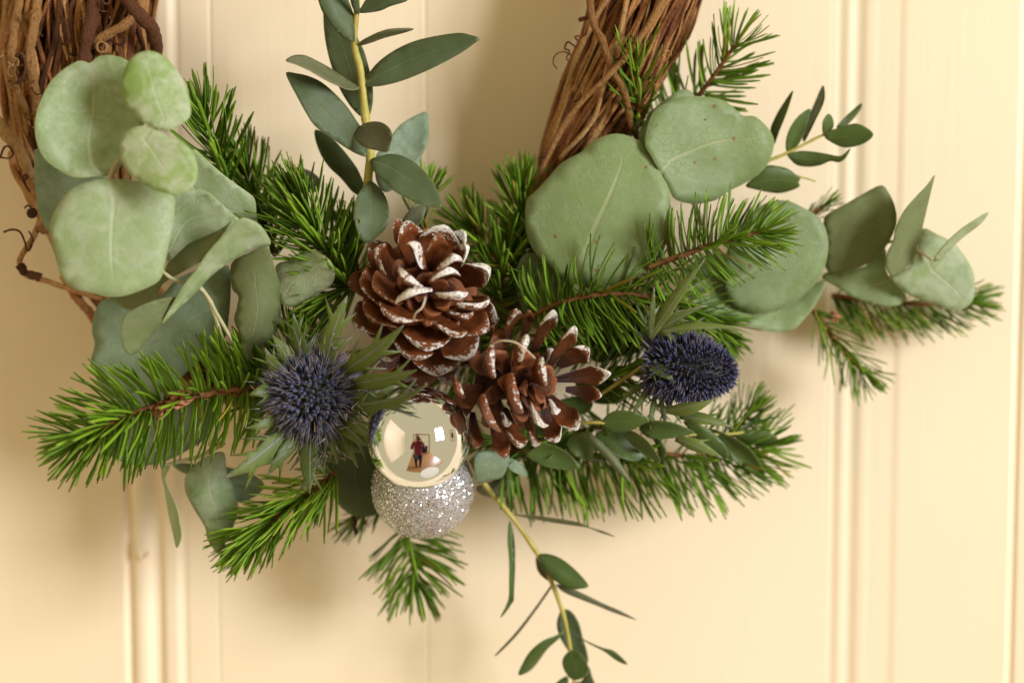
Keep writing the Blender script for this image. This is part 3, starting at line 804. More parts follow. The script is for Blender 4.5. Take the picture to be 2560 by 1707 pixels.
E = sprig('eucalyptus tip with upright pointed leaves at the far right of the garland', (2060, 690, 34))
for s, m, hb, ht, kw in [
    ('2057,697 2070,682 2161,666 2213,620 2216,675 2235,706 2264,735 2259,755 2226,767 2177,758 2131,743 2094,718', 'dollar', 30, 28, dict(base=(2215, 640), tip=(2060, 700))),
    ('2305,571 2345,587 2385,608 2415,645 2434,682 2437,721 2431,752 2412,770 2385,777 2345,764 2299,749 2262,731 2235,706 2223,688 2269,669 2293,620', 'silver', 38, 32, dict(base=(2330, 655), tip=(2425, 765), cup=-2)),
    ('2060,544 2109,513 2161,483 2204,463 2226,489 2239,522 2241,559 2226,599 2195,642 2161,663 2115,677 2070,679 2060,640 2065,600', 'olive', 40, 36, dict(base=(2226, 606), tip=(2062, 620), roll=3)),
    ('2232,605 2241,565 2262,525 2293,489 2317,464 2337,438 2330,467 2317,522 2305,571 2293,614 2281,651 2259,675 2238,692 2223,685 2215,660 2220,627', 'olive', 46, 50, dict(base=(2225, 680), tip=(2337, 438), roll=-5)),
    ('2333,651 2354,620 2385,587 2422,559 2471,530 2452,559 2412,590 2385,614 2360,642 2345,651', 'silver', 46, 54, dict(base=(2336, 653), tip=(2471, 530), roll=-4)),
]:
    leaf(E, s, m, hb, ht, **kw)
px_tube('stem', [(2060, 690, 24), (2150, 640, 27), (2226, 604, 34), (2290, 625, 38), (2335, 652, 42)], .0009, .0006, M['palestem'], E, 20)

Fs = sprig('small dark green leafy tip sticking out at the upper right', (1860, 440, 40))
px_tube('stem', [(1860, 440, 40), (1919, 404, 40), (1962, 386, 40), (2011, 361, 40), (2057, 338, 40), (2100, 322, 40)], .0008, .0005, M['stem'], Fs, 20)
for s, hb, ht, kw in [
    ('1936,361 1932,346 1926,324 1938,294 1956,263 1982,227 1975,257 1962,294 1947,331', 40, 44, dict(tip=(1982, 227))),
    ('1967,380 1965,352 1975,321 1996,291 2024,272 2024,291 2011,331 1999,358 1984,373', 40, 42, dict(tip=(2024, 272))),
    ('2010,355 2007,337 2018,300 2036,260 2057,214 2062,239 2057,263 2039,300 2024,331', 40, 36, dict(tip=(2057, 214), roll=4)),
    ('2059,337 2057,306 2067,288 2074,286 2083,300 2082,321', 40, 42, {}),
    ('2091,318 2115,291 2152,259 2152,272 2131,300 2109,318', 40, 38, {}),
    ('2060,340 2085,324 2115,314 2140,309 2164,318 2184,335 2171,352 2146,364 2112,369 2082,358', 41, 44, dict(tip=(2184, 335))),
    ('1969,386 1999,378 2036,380 2073,386 2103,390 2127,370 2115,395 2097,406 2076,403 2051,413 2021,417 1993,413 1978,401', 41, 43, dict(tip=(2103, 395))),
    ('1864,464 1890,440 1916,415 1941,415 1969,422 1990,437 2001,446 1996,455 1999,466 1975,477 1941,483 1886,473', 40, 38, dict(tip=(2000, 450))),
]:
    leaf(Fs, s, 'green', hb, ht, wrinkle=.4, **kw)
px_tube('stem', [(1990, 440, 38), (2015, 446, 38), (2040, 454, 38)], .0004, .0003, M['stem'], Fs, 6)

G = sprig('thin trailing eucalyptus sprig with narrow leaves hanging below the baubles', (1208, 1206, 46))
px_tube('stem', [(1180, 1150, 48), (1208, 1206, 46), (1276, 1288, 45), (1346, 1386, 45), (1380, 1457, 44), (1404, 1521, 43), (1416, 1567, 43), (1426, 1624, 42), (1434, 1690, 41), (1440, 1760, 40)], .0012, .0006, M['stem'], G, 40)
for s, m, hb, ht, kw in [
    ('1193,1215 1214,1209 1257,1192 1291,1209 1302,1224 1285,1236 1242,1244 1211,1239 1193,1227', 'lancegrey', 42, 40, dict(tip=(1302, 1224))),
    ('1285,1286 1342,1289 1409,1298 1449,1306 1476,1318 1510,1328 1537,1341 1503,1331 1469,1318 1436,1313 1375,1304 1322,1294', 'lancegrey', 45, 50, dict(tip=(1537, 1341))),
    ('1274,1301 1285,1341 1288,1398 1285,1483 1281,1506 1251,1543 1271,1499 1273,1449 1273,1398 1269,1348', 'green', 45, 48, dict(tip=(1251, 1543))),
    ('1342,1392 1340,1409 1348,1432 1372,1452 1385,1450 1360,1420', 'lancegrey', 43, 42, {}),
    ('1389,1459 1426,1469 1463,1486 1510,1509 1550,1526 1594,1550 1537,1531 1493,1513 1449,1496 1409,1479', 'lancegrey', 43, 46, dict(tip=(1594, 1550))),
    ('1348,1385 1375,1385 1406,1398 1436,1422 1459,1446 1471,1466 1443,1472 1419,1469 1389,1452 1365,1429 1352,1405', 'green', 46, 50, dict(tip=(1471, 1466), roll=2)),
    ('1406,1523 1426,1526 1446,1553 1456,1590 1469,1634 1468,1657 1443,1651 1419,1624 1399,1590 1392,1560 1397,1536', 'lance', 40, 37, dict(tip=(1469, 1655))),
    ('1414,1572 1395,1597 1369,1620 1342,1657 1322,1677 1296,1686 1308,1654 1328,1624 1358,1600 1392,1587', 'green', 44, 48, dict(tip=(1296, 1686))),
    ('1422,1570 1459,1597 1503,1617 1537,1627 1569,1659 1543,1651 1510,1627 1466,1604', 'green', 44, 46, dict(tip=(1569, 1659))),
    ('1427,1625 1449,1630 1468,1657 1471,1681 1453,1696 1432,1698 1416,1684 1406,1661 1409,1641', 'green', 44, 48, dict(tip=(1445, 1698))),
    ('1417,1689 1389,1707 1380,1730 1400,1735 1420,1710', 'green', 42, 44, {}),
    ('1471,1665 1480,1690 1490,1720 1470,1740 1440,1730 1430,1705 1455,1700', 'lance', 39, 38, {}),
    ('1379,1460 1382,1463 1344,1519 1293,1586 1244,1635 1242,1632 1290,1580 1341,1514', 'lancegrey', 43, 47, dict(tip=(1243, 1634))),
]:
    leaf(G, s, m, hb, ht, wrinkle=.35, **kw)

Hs = sprig('spray of small pointed green leaves under the open cone and blue thistle', (1420, 1070, 52))
px_tube('stem', [(1380, 1050, 50), (1440, 1058, 62), (1502, 1056, 66), (1597, 1070, 60), (1700, 1085, 52), (1830, 1084, 44), (1870, 1076, 40)], .0007, .0005, M['stem'], Hs, 24)
px_tube('stem', [(1480, 1000, 50), (1540, 960, 54), (1615, 908, 58)], .0008, .0006, M['stem'], Hs, 10)
for s, m, hb, ht, kw in [
    ('1493,1080 1557,1077 1579,1107 1622,1150 1576,1152 1530,1132 1499,1101', 'green', 50, 48, {}),
    ('1775,1071 1818,1086 1858,1107 1889,1138 1910,1175 1915,1201 1880,1181 1843,1159 1821,1138 1806,1107', 'green', 46, 42, dict(tip=(1915, 1201))),
    ('1708,1052 1745,1058 1782,1080 1809,1107 1823,1138 1806,1147 1766,1135 1736,1107 1727,1080', 'green', 52, 48, dict(tip=(1823, 1142))),
    ('1831,1083 1852,1072 1892,1074 1925,1081 1944,1095 1929,1109 1898,1112 1861,1109', 'green', 42, 40, dict(tip=(1944, 1095))),
    ('1852,1071 1880,1046 1910,1019 1898,1049 1873,1068', 'green', 42, 40, dict(tip=(1910, 1019))),
    ('1315,1135 1346,1113 1364,1107 1407,1123 1435,1147 1450,1169 1407,1173 1361,1165 1325,1147', 'green', 52, 54, dict(tip=(1450, 1169))),
    ('1416,1095 1453,1080 1481,1083 1484,1132 1478,1147 1447,1144 1423,1126', 'green', 50, 50, {}),
    ('1469,1080 1493,1095 1530,1129 1554,1162 1579,1208 1545,1181 1508,1138 1478,1107', 'lancegrey', 56, 60, dict(tip=(1579, 1208))),
    ('1557,1078 1579,1077 1606,1092 1628,1113 1652,1153 1622,1144 1591,1123 1570,1101', 'green', 60, 62, dict(tip=(1652, 1153))),
    ('1597,1069 1622,1055 1652,1051 1689,1058 1720,1071 1736,1080 1713,1089 1680,1095 1643,1097 1618,1092', 'green', 60, 62, dict(tip=(1736, 1080))),
    ('1502,1058 1518,1037 1542,1026 1579,1028 1606,1037 1625,1048 1606,1061 1582,1074 1554,1080 1527,1077 1511,1069', 'green', 66, 68, dict(tip=(1625, 1048))),
    ('1519,918 1560,914 1600,918 1560,936 1530,936', 'green', 50, 50, {}),
    ('1480,860 1530,850 1560,880 1520,905 1480,900', 'green', 40, 40, {}),
    ('1196,1129 1266,1132 1270,1157 1257,1190 1230,1200 1193,1206 1185,1160', 'blue', 56, 52, dict(base=(1230, 1120), tip=(1225, 1205))),
    ('1267,1144 1290,1150 1310,1165 1318,1190 1290,1182 1268,1165', 'blue', 50, 48, {}),
    ('1380,1010 1440,990 1480,1000 1470,1030 1410,1040', 'green', 46, 46, {}),
    ('1440,940 1500,935 1540,960 1560,1000 1500,1010 1450,985', 'green', 42, 42, {}),
    ('1620,1080 1660,1110 1665,1140 1650,1145 1640,1110', 'green', 58, 58, {}),
]:
    leaf(Hs, s, m, hb, ht, wrinkle=.4, **kw)

leaf(Hs, '1240,1062 1330,1040 1420,1075 1405,1130 1300,1142 1238,1110', 'green', 42, 42)
leaf(D, '1400,760 1480,740 1580,760 1640,820 1600,880 1500,890 1420,840', 'lance', 34, 34)
# ------------------------------------------------------------------ pine cones
def cam_dir(x, y, z):
    """direction given as right, up, towards the camera"""
    return (CAM_ROT @ Vector((x, y, z))).normalized()

def sm(x, lo, hi):
    t = max(0.0, min(1.0, (x - lo) / (hi - lo))); return t * t * (3 - 2 * t)

def cone_scale(root, rows, L, Wd, so, thick, cupf, paint, mat='cone'):
    """one woody scale: a fan-shaped plate with a thick rhombic lip; rows = (s, centre, forward, across, up)"""
    ns = len(rows); nq = 9; V = []; F = []; U = []; R = []
    def point(row, q, side):
        s2, c, d, xa, za = row
        wv = Wd * (.30 + .70 * min(1, s2 / .86) ** .9) * (1 - .10 * sm(s2, .9, 1))
        back = L * .20 * q * q * s2 * sm(s2, .35, 1) + L * .03 * mnoise.noise((q * 2.2, so, s2))
        aq = abs(q)
        if side > 0: z = .00028 + .0005 * sm(s2, .70, .93) * (1 - .6 * aq) - .0004 * sm(s2, .93, 1)
        else: z = -(.00030 + thick * sm(s2, .62, .90) * (1 - aq) ** .75 * (1 - .35 * sm(s2, .90, 1)))
        z += Wd * cupf * q * q * sm(s2, .1, .7)
        z += .0005 * mnoise.noise((q * 1.7, s2 * 4, so))
        return c + xa * (wv * q) - d * back + za * z
    def val(s2, q, side):
        return sm(s2, .70, 1.0) * (.86 if side > 0 else .80) + .05 * abs(q) * sm(s2, .75, .95) + paint
    for side in (1, -1):
        b0 = len(V)
        for row in rows:
            for j in range(nq):
                q = -1 + 2 * j / (nq - 1)
                V.append(point(row, q, side)); U.append((row[0], q * .5 + .5)); R.append(val(row[0], q, side))
        for k in range(ns - 1):
            for j in range(nq - 1):
                f4 = (b0 + k * nq + j, b0 + k * nq + j + 1, b0 + (k + 1) * nq + j + 1, b0 + (k + 1) * nq + j)
                F.append(f4 if side > 0 else f4[::-1])
    # rim strip: both flanks and the end face, with vertices of its own so that the lip stays crisp
    loop = [(rows[k], -1.0) for k in range(ns)] + [(rows[-1], -1 + 2 * j / (nq - 1)) for j in range(1, nq - 1)] + [(rows[k], 1.0) for k in reversed(range(ns))]
    b0 = len(V)
    for row, q in loop:
        for side in (1, -1):
            V.append(point(row, q, side)); U.append((row[0], q * .5 + .5)); R.append(val(row[0], q, side) + (.10 if row[0] > .97 else 0))
    for k in range(len(loop) - 1):
        F.append((b0 + 2 * k, b0 + 2 * k + 2, b0 + 2 * k + 3, b0 + 2 * k + 1))
    return mesh_obj('scale', V, F, M[mat], root, uv=U, edge=R)

def pine_cone(label, base, axis, N, length, beta, slen, swid, core, seed, paint=0.0, thick=.0022, cupf=.20, jit=12):
    r = random.Random(seed)
    root = empty('pine_cone', base, label, 'pine cone', 'white tipped pine cones')
    a = axis; e1 = a.orthogonal().normalized(); e2 = a.cross(e1)
    tube('core', [base + a * (length * t) for t in (-.12, 0, .2, .5, .8, .96)], [core * .5, core, core * .95, core * .75, core * .45, core * .1], M['cone_core'], root, 10)
    for i in range(N):
        f = i / (N - 1)
        az = i * 2.39996 + r.uniform(-.18, .18)
        rd = e1 * math.cos(az) + e2 * math.sin(az); tg = a.cross(rd)
        b = math.radians(beta[0] + (beta[1] - beta[0]) * f ** beta[2] + r.uniform(-jit, jit))
        L = (slen[0] + (slen[1] - slen[0]) * f ** 1.4) * r.uniform(.92, 1.08)
        Wd = (swid[0] + (swid[1] - swid[0]) * f ** 1.5) * r.uniform(.9, 1.1) * .5
        p = base + a * (length * (.02 + .86 * f)) + rd * core * (1 - f) * .7
        tw = r.uniform(-.35, .35); lean = r.uniform(-.15, .15)
        rec = math.radians(r.uniform(8, 24)); so = r.random() * 90
        ns = 9; rows = []
        for k in range(ns):
            s2 = 1 - (1 - k / (ns - 1)) ** 1.35
            bb = b - rec * .7 + rec * 1.5 * s2 * s2
            d = (a * math.cos(bb) + rd * math.sin(bb) + tg * lean).normalized()
            nrm = (a * math.sin(bb) - rd * math.cos(bb)).normalized()
            if k: p = p + d * (L * (s2 - sp_))
            sp_ = s2
            ca, sa = math.cos(tw * s2), math.sin(tw * s2)
            rows.append((s2, p.copy(), d, tg * ca + nrm * sa, nrm * ca - tg * sa))
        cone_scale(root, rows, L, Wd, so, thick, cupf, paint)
    return root

def placed_scales(root, axis, rows_in, thick, cupf, paint, seed, xc):
    """scales set one by one: lip corners A and B and the foot, each as (x, y, millimetres off the door)"""
    r = random.Random(seed)
    for A, B, foot in rows_in:
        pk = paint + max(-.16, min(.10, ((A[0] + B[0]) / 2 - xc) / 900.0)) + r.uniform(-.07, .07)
        A = P(*A); B = P(*B); c0 = P(*foot)
        mid = (A + B) / 2; ac = (B - A) * .5; Wd = ac.length; d = mid - c0; L = d.length
        d.normalize(); xa = (ac - d * ac.dot(d)); xa = xa.normalized() if xa.length > 1e-5 else d.orthogonal().normalized()
        za = xa.cross(d)
        if za.dot(axis) < 0:
            xa = -xa; za = -za
        tip_x = (ac if ac.dot(xa) > 0 else -ac).normalized()
        ns = 9; rows = []; bow = r.uniform(.04, .12) * L
        for k in range(ns):
            s2 = 1 - (1 - k / (ns - 1)) ** 1.35
            x = xa.lerp(tip_x, s2).normalized(); z_ = x.cross(d)
            z_ = z_.normalized()
            if z_.dot(za) < 0: z_ = -z_
            rows.append((s2, c0 + d * (L * s2) - za * bow * 4 * s2 * (1 - s2), d, x, z_))
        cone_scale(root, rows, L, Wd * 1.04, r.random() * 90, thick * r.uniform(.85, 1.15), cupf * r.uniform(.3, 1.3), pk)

AX1 = cam_dir(.26, .06, .96)
cone1 = pine_cone('rounded brown pine cone with heavily white painted scale tips, above the baubles', P(1046, 752, 54), AX1, 34, .030,
                  (108, 50, .80), (.0185, .0095), (.0130, .0070), .0080, 3, -.8, .0022, .12, 10)
C1 = [  # lip corner, lip corner, height of each, foot height
    (575, 225, 690, 410, 97, 93), (488, 448, 712, 640, 99, 101), (468, 772, 768, 662, 101, 103), (308, 815, 655, 968, 91, 95), (255, 508, 437, 782, 88, 91),
    (775, 262, 945, 215, 96, 93), (905, 450, 1105, 400, 95, 91), (812, 560, 1062, 508, 100, 95), (885, 690, 1148, 700, 99, 95), (832, 985, 1125, 1075, 90, 88),
    (562, 1112, 945, 1165, 87, 87), (430, 1135, 775, 1292, 81, 82), (335, 225, 355, 485, 78, 82), (485, 150, 705, 95, 79, 76), (730, 120, 1062, 205, 77, 72),
    (1045, 240, 1105, 400, 76, 78), (1175, 425, 1318, 610, 82, 80), (1090, 805, 1345, 745, 86, 80), (1125, 1095, 1335, 905, 80, 76), (970, 1312, 1245, 1130, 74, 70),
    (675, 1400, 1085, 1330, 70, 66), (590, 1445, 865, 1485, 64, 62), (165, 470, 292, 805, 77, 80), (150, 752, 424, 1015, 80, 82), (82, 495, 152, 735, 66, 68),
    (78, 815, 222, 1075, 67, 70), (330, 195, 218, 430, 68, 66), (318, 1203, 468, 1303, 70, 72), (238, 1340, 402, 1442, 62, 64), (1352, 770, 1290, 1075, 64, 60),
    (1060, 1372, 1258, 1190, 60, 58), (1015, 115, 1105, 290, 64, 66), (855, 1492, 1085, 1375, 58, 56), (455, 1310, 645, 1500, 58, 56), (1195, 420, 1325, 560, 68, 66),
    (440, 130, 560, 60, 70, 70), (700, 900, 850, 960, 88, 86), (1000, 880, 1200, 860, 82, 78)]
rows1 = []
for x0, y0, x1, y1, h0, h1 in C1:
    q = lambda x, y: (1055 + (x / 3.485 - 205) * 1.07, 756 + (y / 3.485 - 222) * 1.07)
    a0, b0 = q(x0, y0), q(x1, y1); hm = (h0 + h1) / 2; mx, my = (a0[0] + b0[0]) / 2, (a0[1] + b0[1]) / 2
    cx, cy = 1062, 742; k = .22
    hf = 58 + (hm - 58) * .42
    rows1.append(((*a0, h0), (*b0, h1), (cx + (mx - cx) * k, cy + (my - cy) * k, hf)))
placed_scales(cone1, AX1, rows1, .0025, .10, -.04, 5, 1040)
px_tube('raffia_fibre', [(1064, 742, 104), (1056, 768, 105), (1040, 782, 105), (1033, 800, 102)], .0004, .0003, M['thread'], cone1, 12, 6)

AX2 = cam_dir(.55, .0, .83)
cone2 = pine_cone('open brown pine cone lying on its side, right of the baubles', P(1225, 955, 54), AX2, 30, .034,
                  (106, 45, .9), (.0165, .0090), (.0090, .0060), .0075, 21, -.8, .0019, .18, 10)
C2 = [
    (598, 205, 738, 100, 73, 71, 590, 430, 62), (742, 128, 842, 165, 66, 64, 720, 400, 58), (942, 150, 1085, 145, 76, 73, 800, 580, 66), (1142, 285, 1262, 318, 84, 80, 950, 660, 70),
    (1245, 425, 1380, 565, 76, 72, 1040, 640, 66), (1478, 625, 1528, 795, 82, 82, 1020, 760, 72), (1442, 845, 1400, 988, 72, 70, 1110, 850, 64), (1302, 1130, 1138, 1265, 80, 82, 890, 860, 70),
    (1108, 1260, 955, 1380, 72, 72, 890, 1000, 64), (968, 1255, 815, 1050, 92, 94, 760, 880, 76), (728, 1082, 628, 715, 100, 100, 590, 860, 78), (515, 1272, 362, 928, 97, 98, 340, 1010, 78),
    (795, 305, 735, 555, 95, 97, 640, 600, 78), (445, 395, 458, 725, 95, 96, 360, 640, 78), (905, 540, 945, 800, 98, 98, 800, 740, 80), (200, 942, 110, 740, 88, 89, 120, 800, 70),
    (795, 1400, 615, 1325, 82, 84, 560, 1020, 68), (640, 1430, 480, 1480, 73, 74, 430, 1100, 62), (372, 1402, 245, 1335, 70, 72, 260, 1060, 60), (905, 1400, 800, 1315, 70, 72, 760, 1020, 62),
    (1025, 460, 985, 540, 68, 70, 850, 620, 62), (505, 160, 455, 270, 62, 62, 460, 450, 56), (1010, 1000, 1090, 1090, 84, 82, 860, 850, 72), (640, 1200, 560, 1120, 84, 86, 500, 950, 70)]
rows2 = []
for x0, y0, x1, y1, h0, h1, fx, fy, hf in C2:
    q = lambda x, y: (x / 3.647 + 1110, y / 3.647 + 740)
    rows2.append(((*q(x0, y0), h0), (*q(x1, y1), h1), (*q(fx, fy), hf)))
placed_scales(cone2, AX2, rows2, .0022, .16, -.06, 8, 1300)
px_tube('raffia_fibre', [(1230, 862, 92), (1252, 852, 97), (1285, 855, 99), (1310, 870, 99), (1338, 896, 94)], .0004, .00035, M['thread'], cone2, 16, 6)

# ------------------------------------------------------------------ baubles
def ball(name, c, r, mat, parent, seg=96, rings=56):
    bm = bmesh.new(); bmesh.ops.create_uvsphere(bm, u_segments=seg, v_segments=rings, radius=r)
    bm.verts.index_update()
    o = mesh_obj(name, [q.co + c for q in bm.verts], [tuple(x.index for x in fc.verts) for fc in bm.faces], mat, parent); bm.free()
    return o
def bauble_cap(parent, c, r, d):
    v, f, u = tube_geo([c + d * (r * k) for k in (.955, 1.06, 1.062)], [.0042, .0040, .0008], 18)
    cap = mesh_obj('cap', v, f, M['chrome'], parent)
    loop = [c + d * (r * 1.06 + .003) + (d * math.sin(t) + d.orthogonal().normalized() * math.cos(t)) * .003 for t in [k * math.pi / 8 for k in range(17)]]
    v, f, u = tube_geo(loop, .00035, 6)
    mesh_obj('hanging_loop', v, f, M['chrome'], cap)
CB = P(1046, 1094, 88)
bauble1 = empty('bauble', CB - Vector((0, 0, .02)), 'shiny chrome bauble reflecting the room', 'bauble', 'baubles under the cones')
ball('globe', CB, .0192, M['chrome'], bauble1)
bauble_cap(bauble1, CB, .0192, cam_dir(-.1, .55, -.83))
GB = P(1057, 1219, 52)
bauble2 = empty('bauble', GB - Vector((0, 0, .02)), 'silver glitter bauble below the chrome one', 'bauble', 'baubles under the cones')
ball('globe', GB, .0198, M['glue'], bauble2, 64, 40)
bauble_cap(bauble2, GB, .0198, cam_dir(-.1, .8, -.6))
V = []; F = []
gr = random.Random(9)
NG = 14000
for i in range(NG):
    z = 1 - 2 * (i + .5) / NG; a = i * 2.39996
    n = Vector((math.sqrt(1 - z * z) * math.cos(a), math.sqrt(1 - z * z) * math.sin(a), z))
    n = (n + Vector((gr.gauss(0, .012), gr.gauss(0, .012), gr.gauss(0, .012)))).normalized()
    t = (n + Vector((gr.gauss(0, .30), gr.gauss(0, .30), gr.gauss(0, .30)))).normalized()
    s = t.orthogonal().normalized(); s = (Quaternion(t, gr.uniform(0, 6.3)) @ s); w = t.cross(s)
    r = gr.uniform(.00019, .00034); p = GB + n * (.0199 + gr.uniform(0, .0003)); b = len(V)
    for k in range(6):
        V.append(p + (s * math.cos(k * math.pi / 3) + w * math.sin(k * math.pi / 3)) * r)
    F.append(tuple(range(b, b + 6)))
o = mesh_obj('glitter_flakes', V, F, M['glitter'], bauble2, smooth=False); tag(o, kind='stuff')

# ------------------------------------------------------------------ sea holly thistles
def floret_head(parent, c, axis, r, ra, n, length, mat, seed, polar=2.05, spines=2, rad=.00055, flat=None):
    q = random.Random(seed)
    e1 = axis.orthogonal().normalized(); e2 = axis.cross(e1)
    bm = bmesh.new(); bmesh.ops.create_uvsphere(bm, u_segments=24, v_segments=16, radius=1.0); bm.verts.index_update()
    vv = [c + (e1 * v.co.x + e2 * v.co.y) * r + axis * v.co.z * ra for v in bm.verts]
    mesh_obj('flower_head', vv, [tuple(x.index for x in fc.verts) for fc in bm.faces], M[mat], parent, uv=[(.1, 0)] * len(vv)); bm.free()
    V = []; F = []; U = []; SV = []; SF = []
    cosm = math.cos(polar)
    for i in range(n):
        z = 1 - (1 - cosm) * (i + .5) / n; a = i * 2.39996 + q.gauss(0, .05)
        s = math.sqrt(max(0, 1 - z * z))
        loc = Vector((s * math.cos(a), s * math.sin(a), z))
        p = c + (e1 * loc.x + e2 * loc.y) * r + axis * loc.z * ra
        d = ((e1 * loc.x + e2 * loc.y) / r + axis * loc.z / ra).normalized()
        d = (d + Vector((q.gauss(0, .12), q.gauss(0, .12), q.gauss(0, .12)))).normalized()
        L = length * q.uniform(.75, 1.15) * (.64 + .75 * (1 - z) / (1 - cosm))
        path = [p - d * .0006, p + d * L * .25, p + d * L * .6, p + d * L * .85, p + d * L]
        bl = sm(z, .35, .85) if flat is None else flat
        R = [rad * .5, rad * .8, rad * (1.0 + .3 * bl), rad * (.7 + 1.1 * bl), rad * (.12 + .5 * bl)]
        tube_geo(path, R, 5, V, F, U, cap=False)
        for k in range(spines):
            t = d.orthogonal().normalized(); t = Quaternion(d, q.uniform(0, 6.3)) @ t
            b = p + d * L * .35; e = p + d * L * q.uniform(1.05, 1.45) + t * L * q.uniform(.15, .4)
            tube_geo([b, (b + e) / 2 + t * L * .06, e], [rad * .36, rad * .28, rad * .05], 4, SV, SF, None, cap=False)
            tgt = (V, F, U) if q.random() < .55 else None
            if tgt:
                tube_geo([b, (b + e) / 2 - t * L * .1, e - t * L * .3], [rad * .5, rad * .42, rad * .1], 4, V, F, U, cap=False)
    o = mesh_obj('florets', V, F, M[mat], parent, uv=U); tag(o, kind='stuff')
    if SV:
        o = mesh_obj('spines', SV, SF, M['spine'], parent); tag(o, kind='stuff')

def bract(parent, b, t, w, hb, ht, curve=0., teeth=3, mat='bract', bend=3., tooth=1.0):
    """pointed spiny bract from b to t (photograph coordinates), w wide"""
    dx, dy = t[0] - b[0], t[1] - b[1]; L = math.hypot(dx, dy); ux, uy = dx / L, dy / L; nx, ny = -uy, ux
    def mid(s):
        c = curve * 4 * s * (1 - s)
        return (b[0] + dx * s + nx * c, b[1] + dy * s + ny * c)
    def hw(s):
        return w * .52 * (.45 + .55 * min(1, s / .35)) * (1 - max(0, (s - .35) / .65) ** 1.25) + .6
    side = {}
    for sgn in (1, -1):
        l = []
        ts = sorted(min(.86, max(.16, (k + .7 + rnd.uniform(-.25, .25)) / (teeth + .6))) for k in range(teeth))
        s = 0.0; marks = []
        for q in ts:
            marks += [(q - .05, 0), (q + .03, 1), (q + .035, 2)]
        for q in (0, .08, .2, .32, .44, .56, .68, .8, .9, .96): marks.append((q, 0))
        last = None
        for q, k in sorted(marks):
            if q < 0 or q >= .985: continue
            if k == 0 and any(-.05 < q - z < .035 and abs(q - z + .05) > 1e-6 for z in ts): continue
            m = mid(q); e = hw(q)
            if k == 1:
                tl = w * rnd.uniform(.30, .70) * tooth + 7
                l.append((m[0] + nx * sgn * (e + tl) + ux * tl * 1.3, m[1] + ny * sgn * (e + tl) + uy * tl * 1.3))
            else:
                l.append((m[0] + nx * sgn * e * (1.0 if k == 0 else .92), m[1] + ny * sgn * e * (1.0 if k == 0 else .92)))
        side[sgn] = l
    ol = side[1] + [t] + side[-1][::-1]
    # thin the list where two points nearly coincide
    out = [ol[0]]
    for q in ol[1:]:
        if math.hypot(q[0] - out[-1][0], q[1] - out[-1][1]) > 1.2: out.append(q)
    return leaf(parent, out, mat, hb, ht, name='bract', thick=.0004, smooth=False, base=b, tip=t, bend=bend, roll=rnd.uniform(-2, 2), cup=-w * .05, wrinkle=.3, mid_smooth=40)

T1 = P(782, 990, 78)
th1 = empty('sea_holly', T1, 'blue violet sea holly thistle with spiny green bracts, left of the baubles', 'thistle', 'sea holly thistles')
floret_head(th1, T1, cam_dir(-.02, .02, 1), .0098, .0085, 400, .0078, 'floret', 4, 1.95, 2, .00046)
for b, t, w, ht, cv, te in [
    ((815, 915), (869, 738), 50, 92, -8, 2), ((845, 935), (1010, 812), 46, 106, 10, 2), ((870, 960), (1042, 925), 44, 108, 8, 2),
    ((860, 1010), (1070, 958), 30, 116, 26, 2), ((850, 1025), (947, 1106), 30, 90, 4, 3), ((835, 1045), (942, 1122), 34, 88, 4, 2),
    ((815, 1070), (842, 1160), 24, 82, -6, 2), ((780, 1080), (774, 1235), 48, 84, 6, 3), ((760, 1080), (667, 1192), 34, 86, 6, 2),
    ((735, 1060), (556, 1196), 50, 96, -14, 2), ((715, 1030), (612, 1070), 26, 88, -8, 2), ((700, 985), (622, 988), 40, 88, 10, 1),
    ((715, 940), (662, 868), 30, 88, -8, 2), ((735, 925), (679, 836), 40, 82, 4, 1), ((765, 910), (733, 782), 34, 88, -4, 3),
    ((850, 1005), (985, 1010), 34, 82, -4, 2),
    ((850, 990), (1000, 965), 40, 84, 0, 3),
    ((800, 1075), (812, 1180), 30, 74, 6, 3), ((830, 1060), (895, 1170), 26, 76, -4, 2), ((725, 1050), (640, 1120), 22, 78, 6, 2),
    ]:
    bract(th1, b, t, w, 77, ht, cv, te)
SV = []; SF = []
for i in range(120):
    a = rnd.uniform(0, 6.283); r0 = rnd.uniform(85, 165); x = 785 + math.cos(a) * r0; y = 995 + math.sin(a) * r0
    b = P(x, y, rnd.uniform(80, 92)); a2 = a + rnd.uniform(-1.2, 1.2); l = rnd.uniform(14, 30)
    e = P(x + math.cos(a2) * l, y + math.sin(a2) * l, rnd.uniform(84, 98))
    tube_geo([b, e], [.00022, .00004], 4, SV, SF, None, cap=False)
o = mesh_obj('bract_spines', SV, SF, M['spine'], th1); tag(o, kind='stuff')
px_tube('stem', [(800, 1000, 62), (850, 1020, 52), (920, 1000, 46), (1000, 960, 42)], .0013, .0013, M['palestem'], th1, 12)

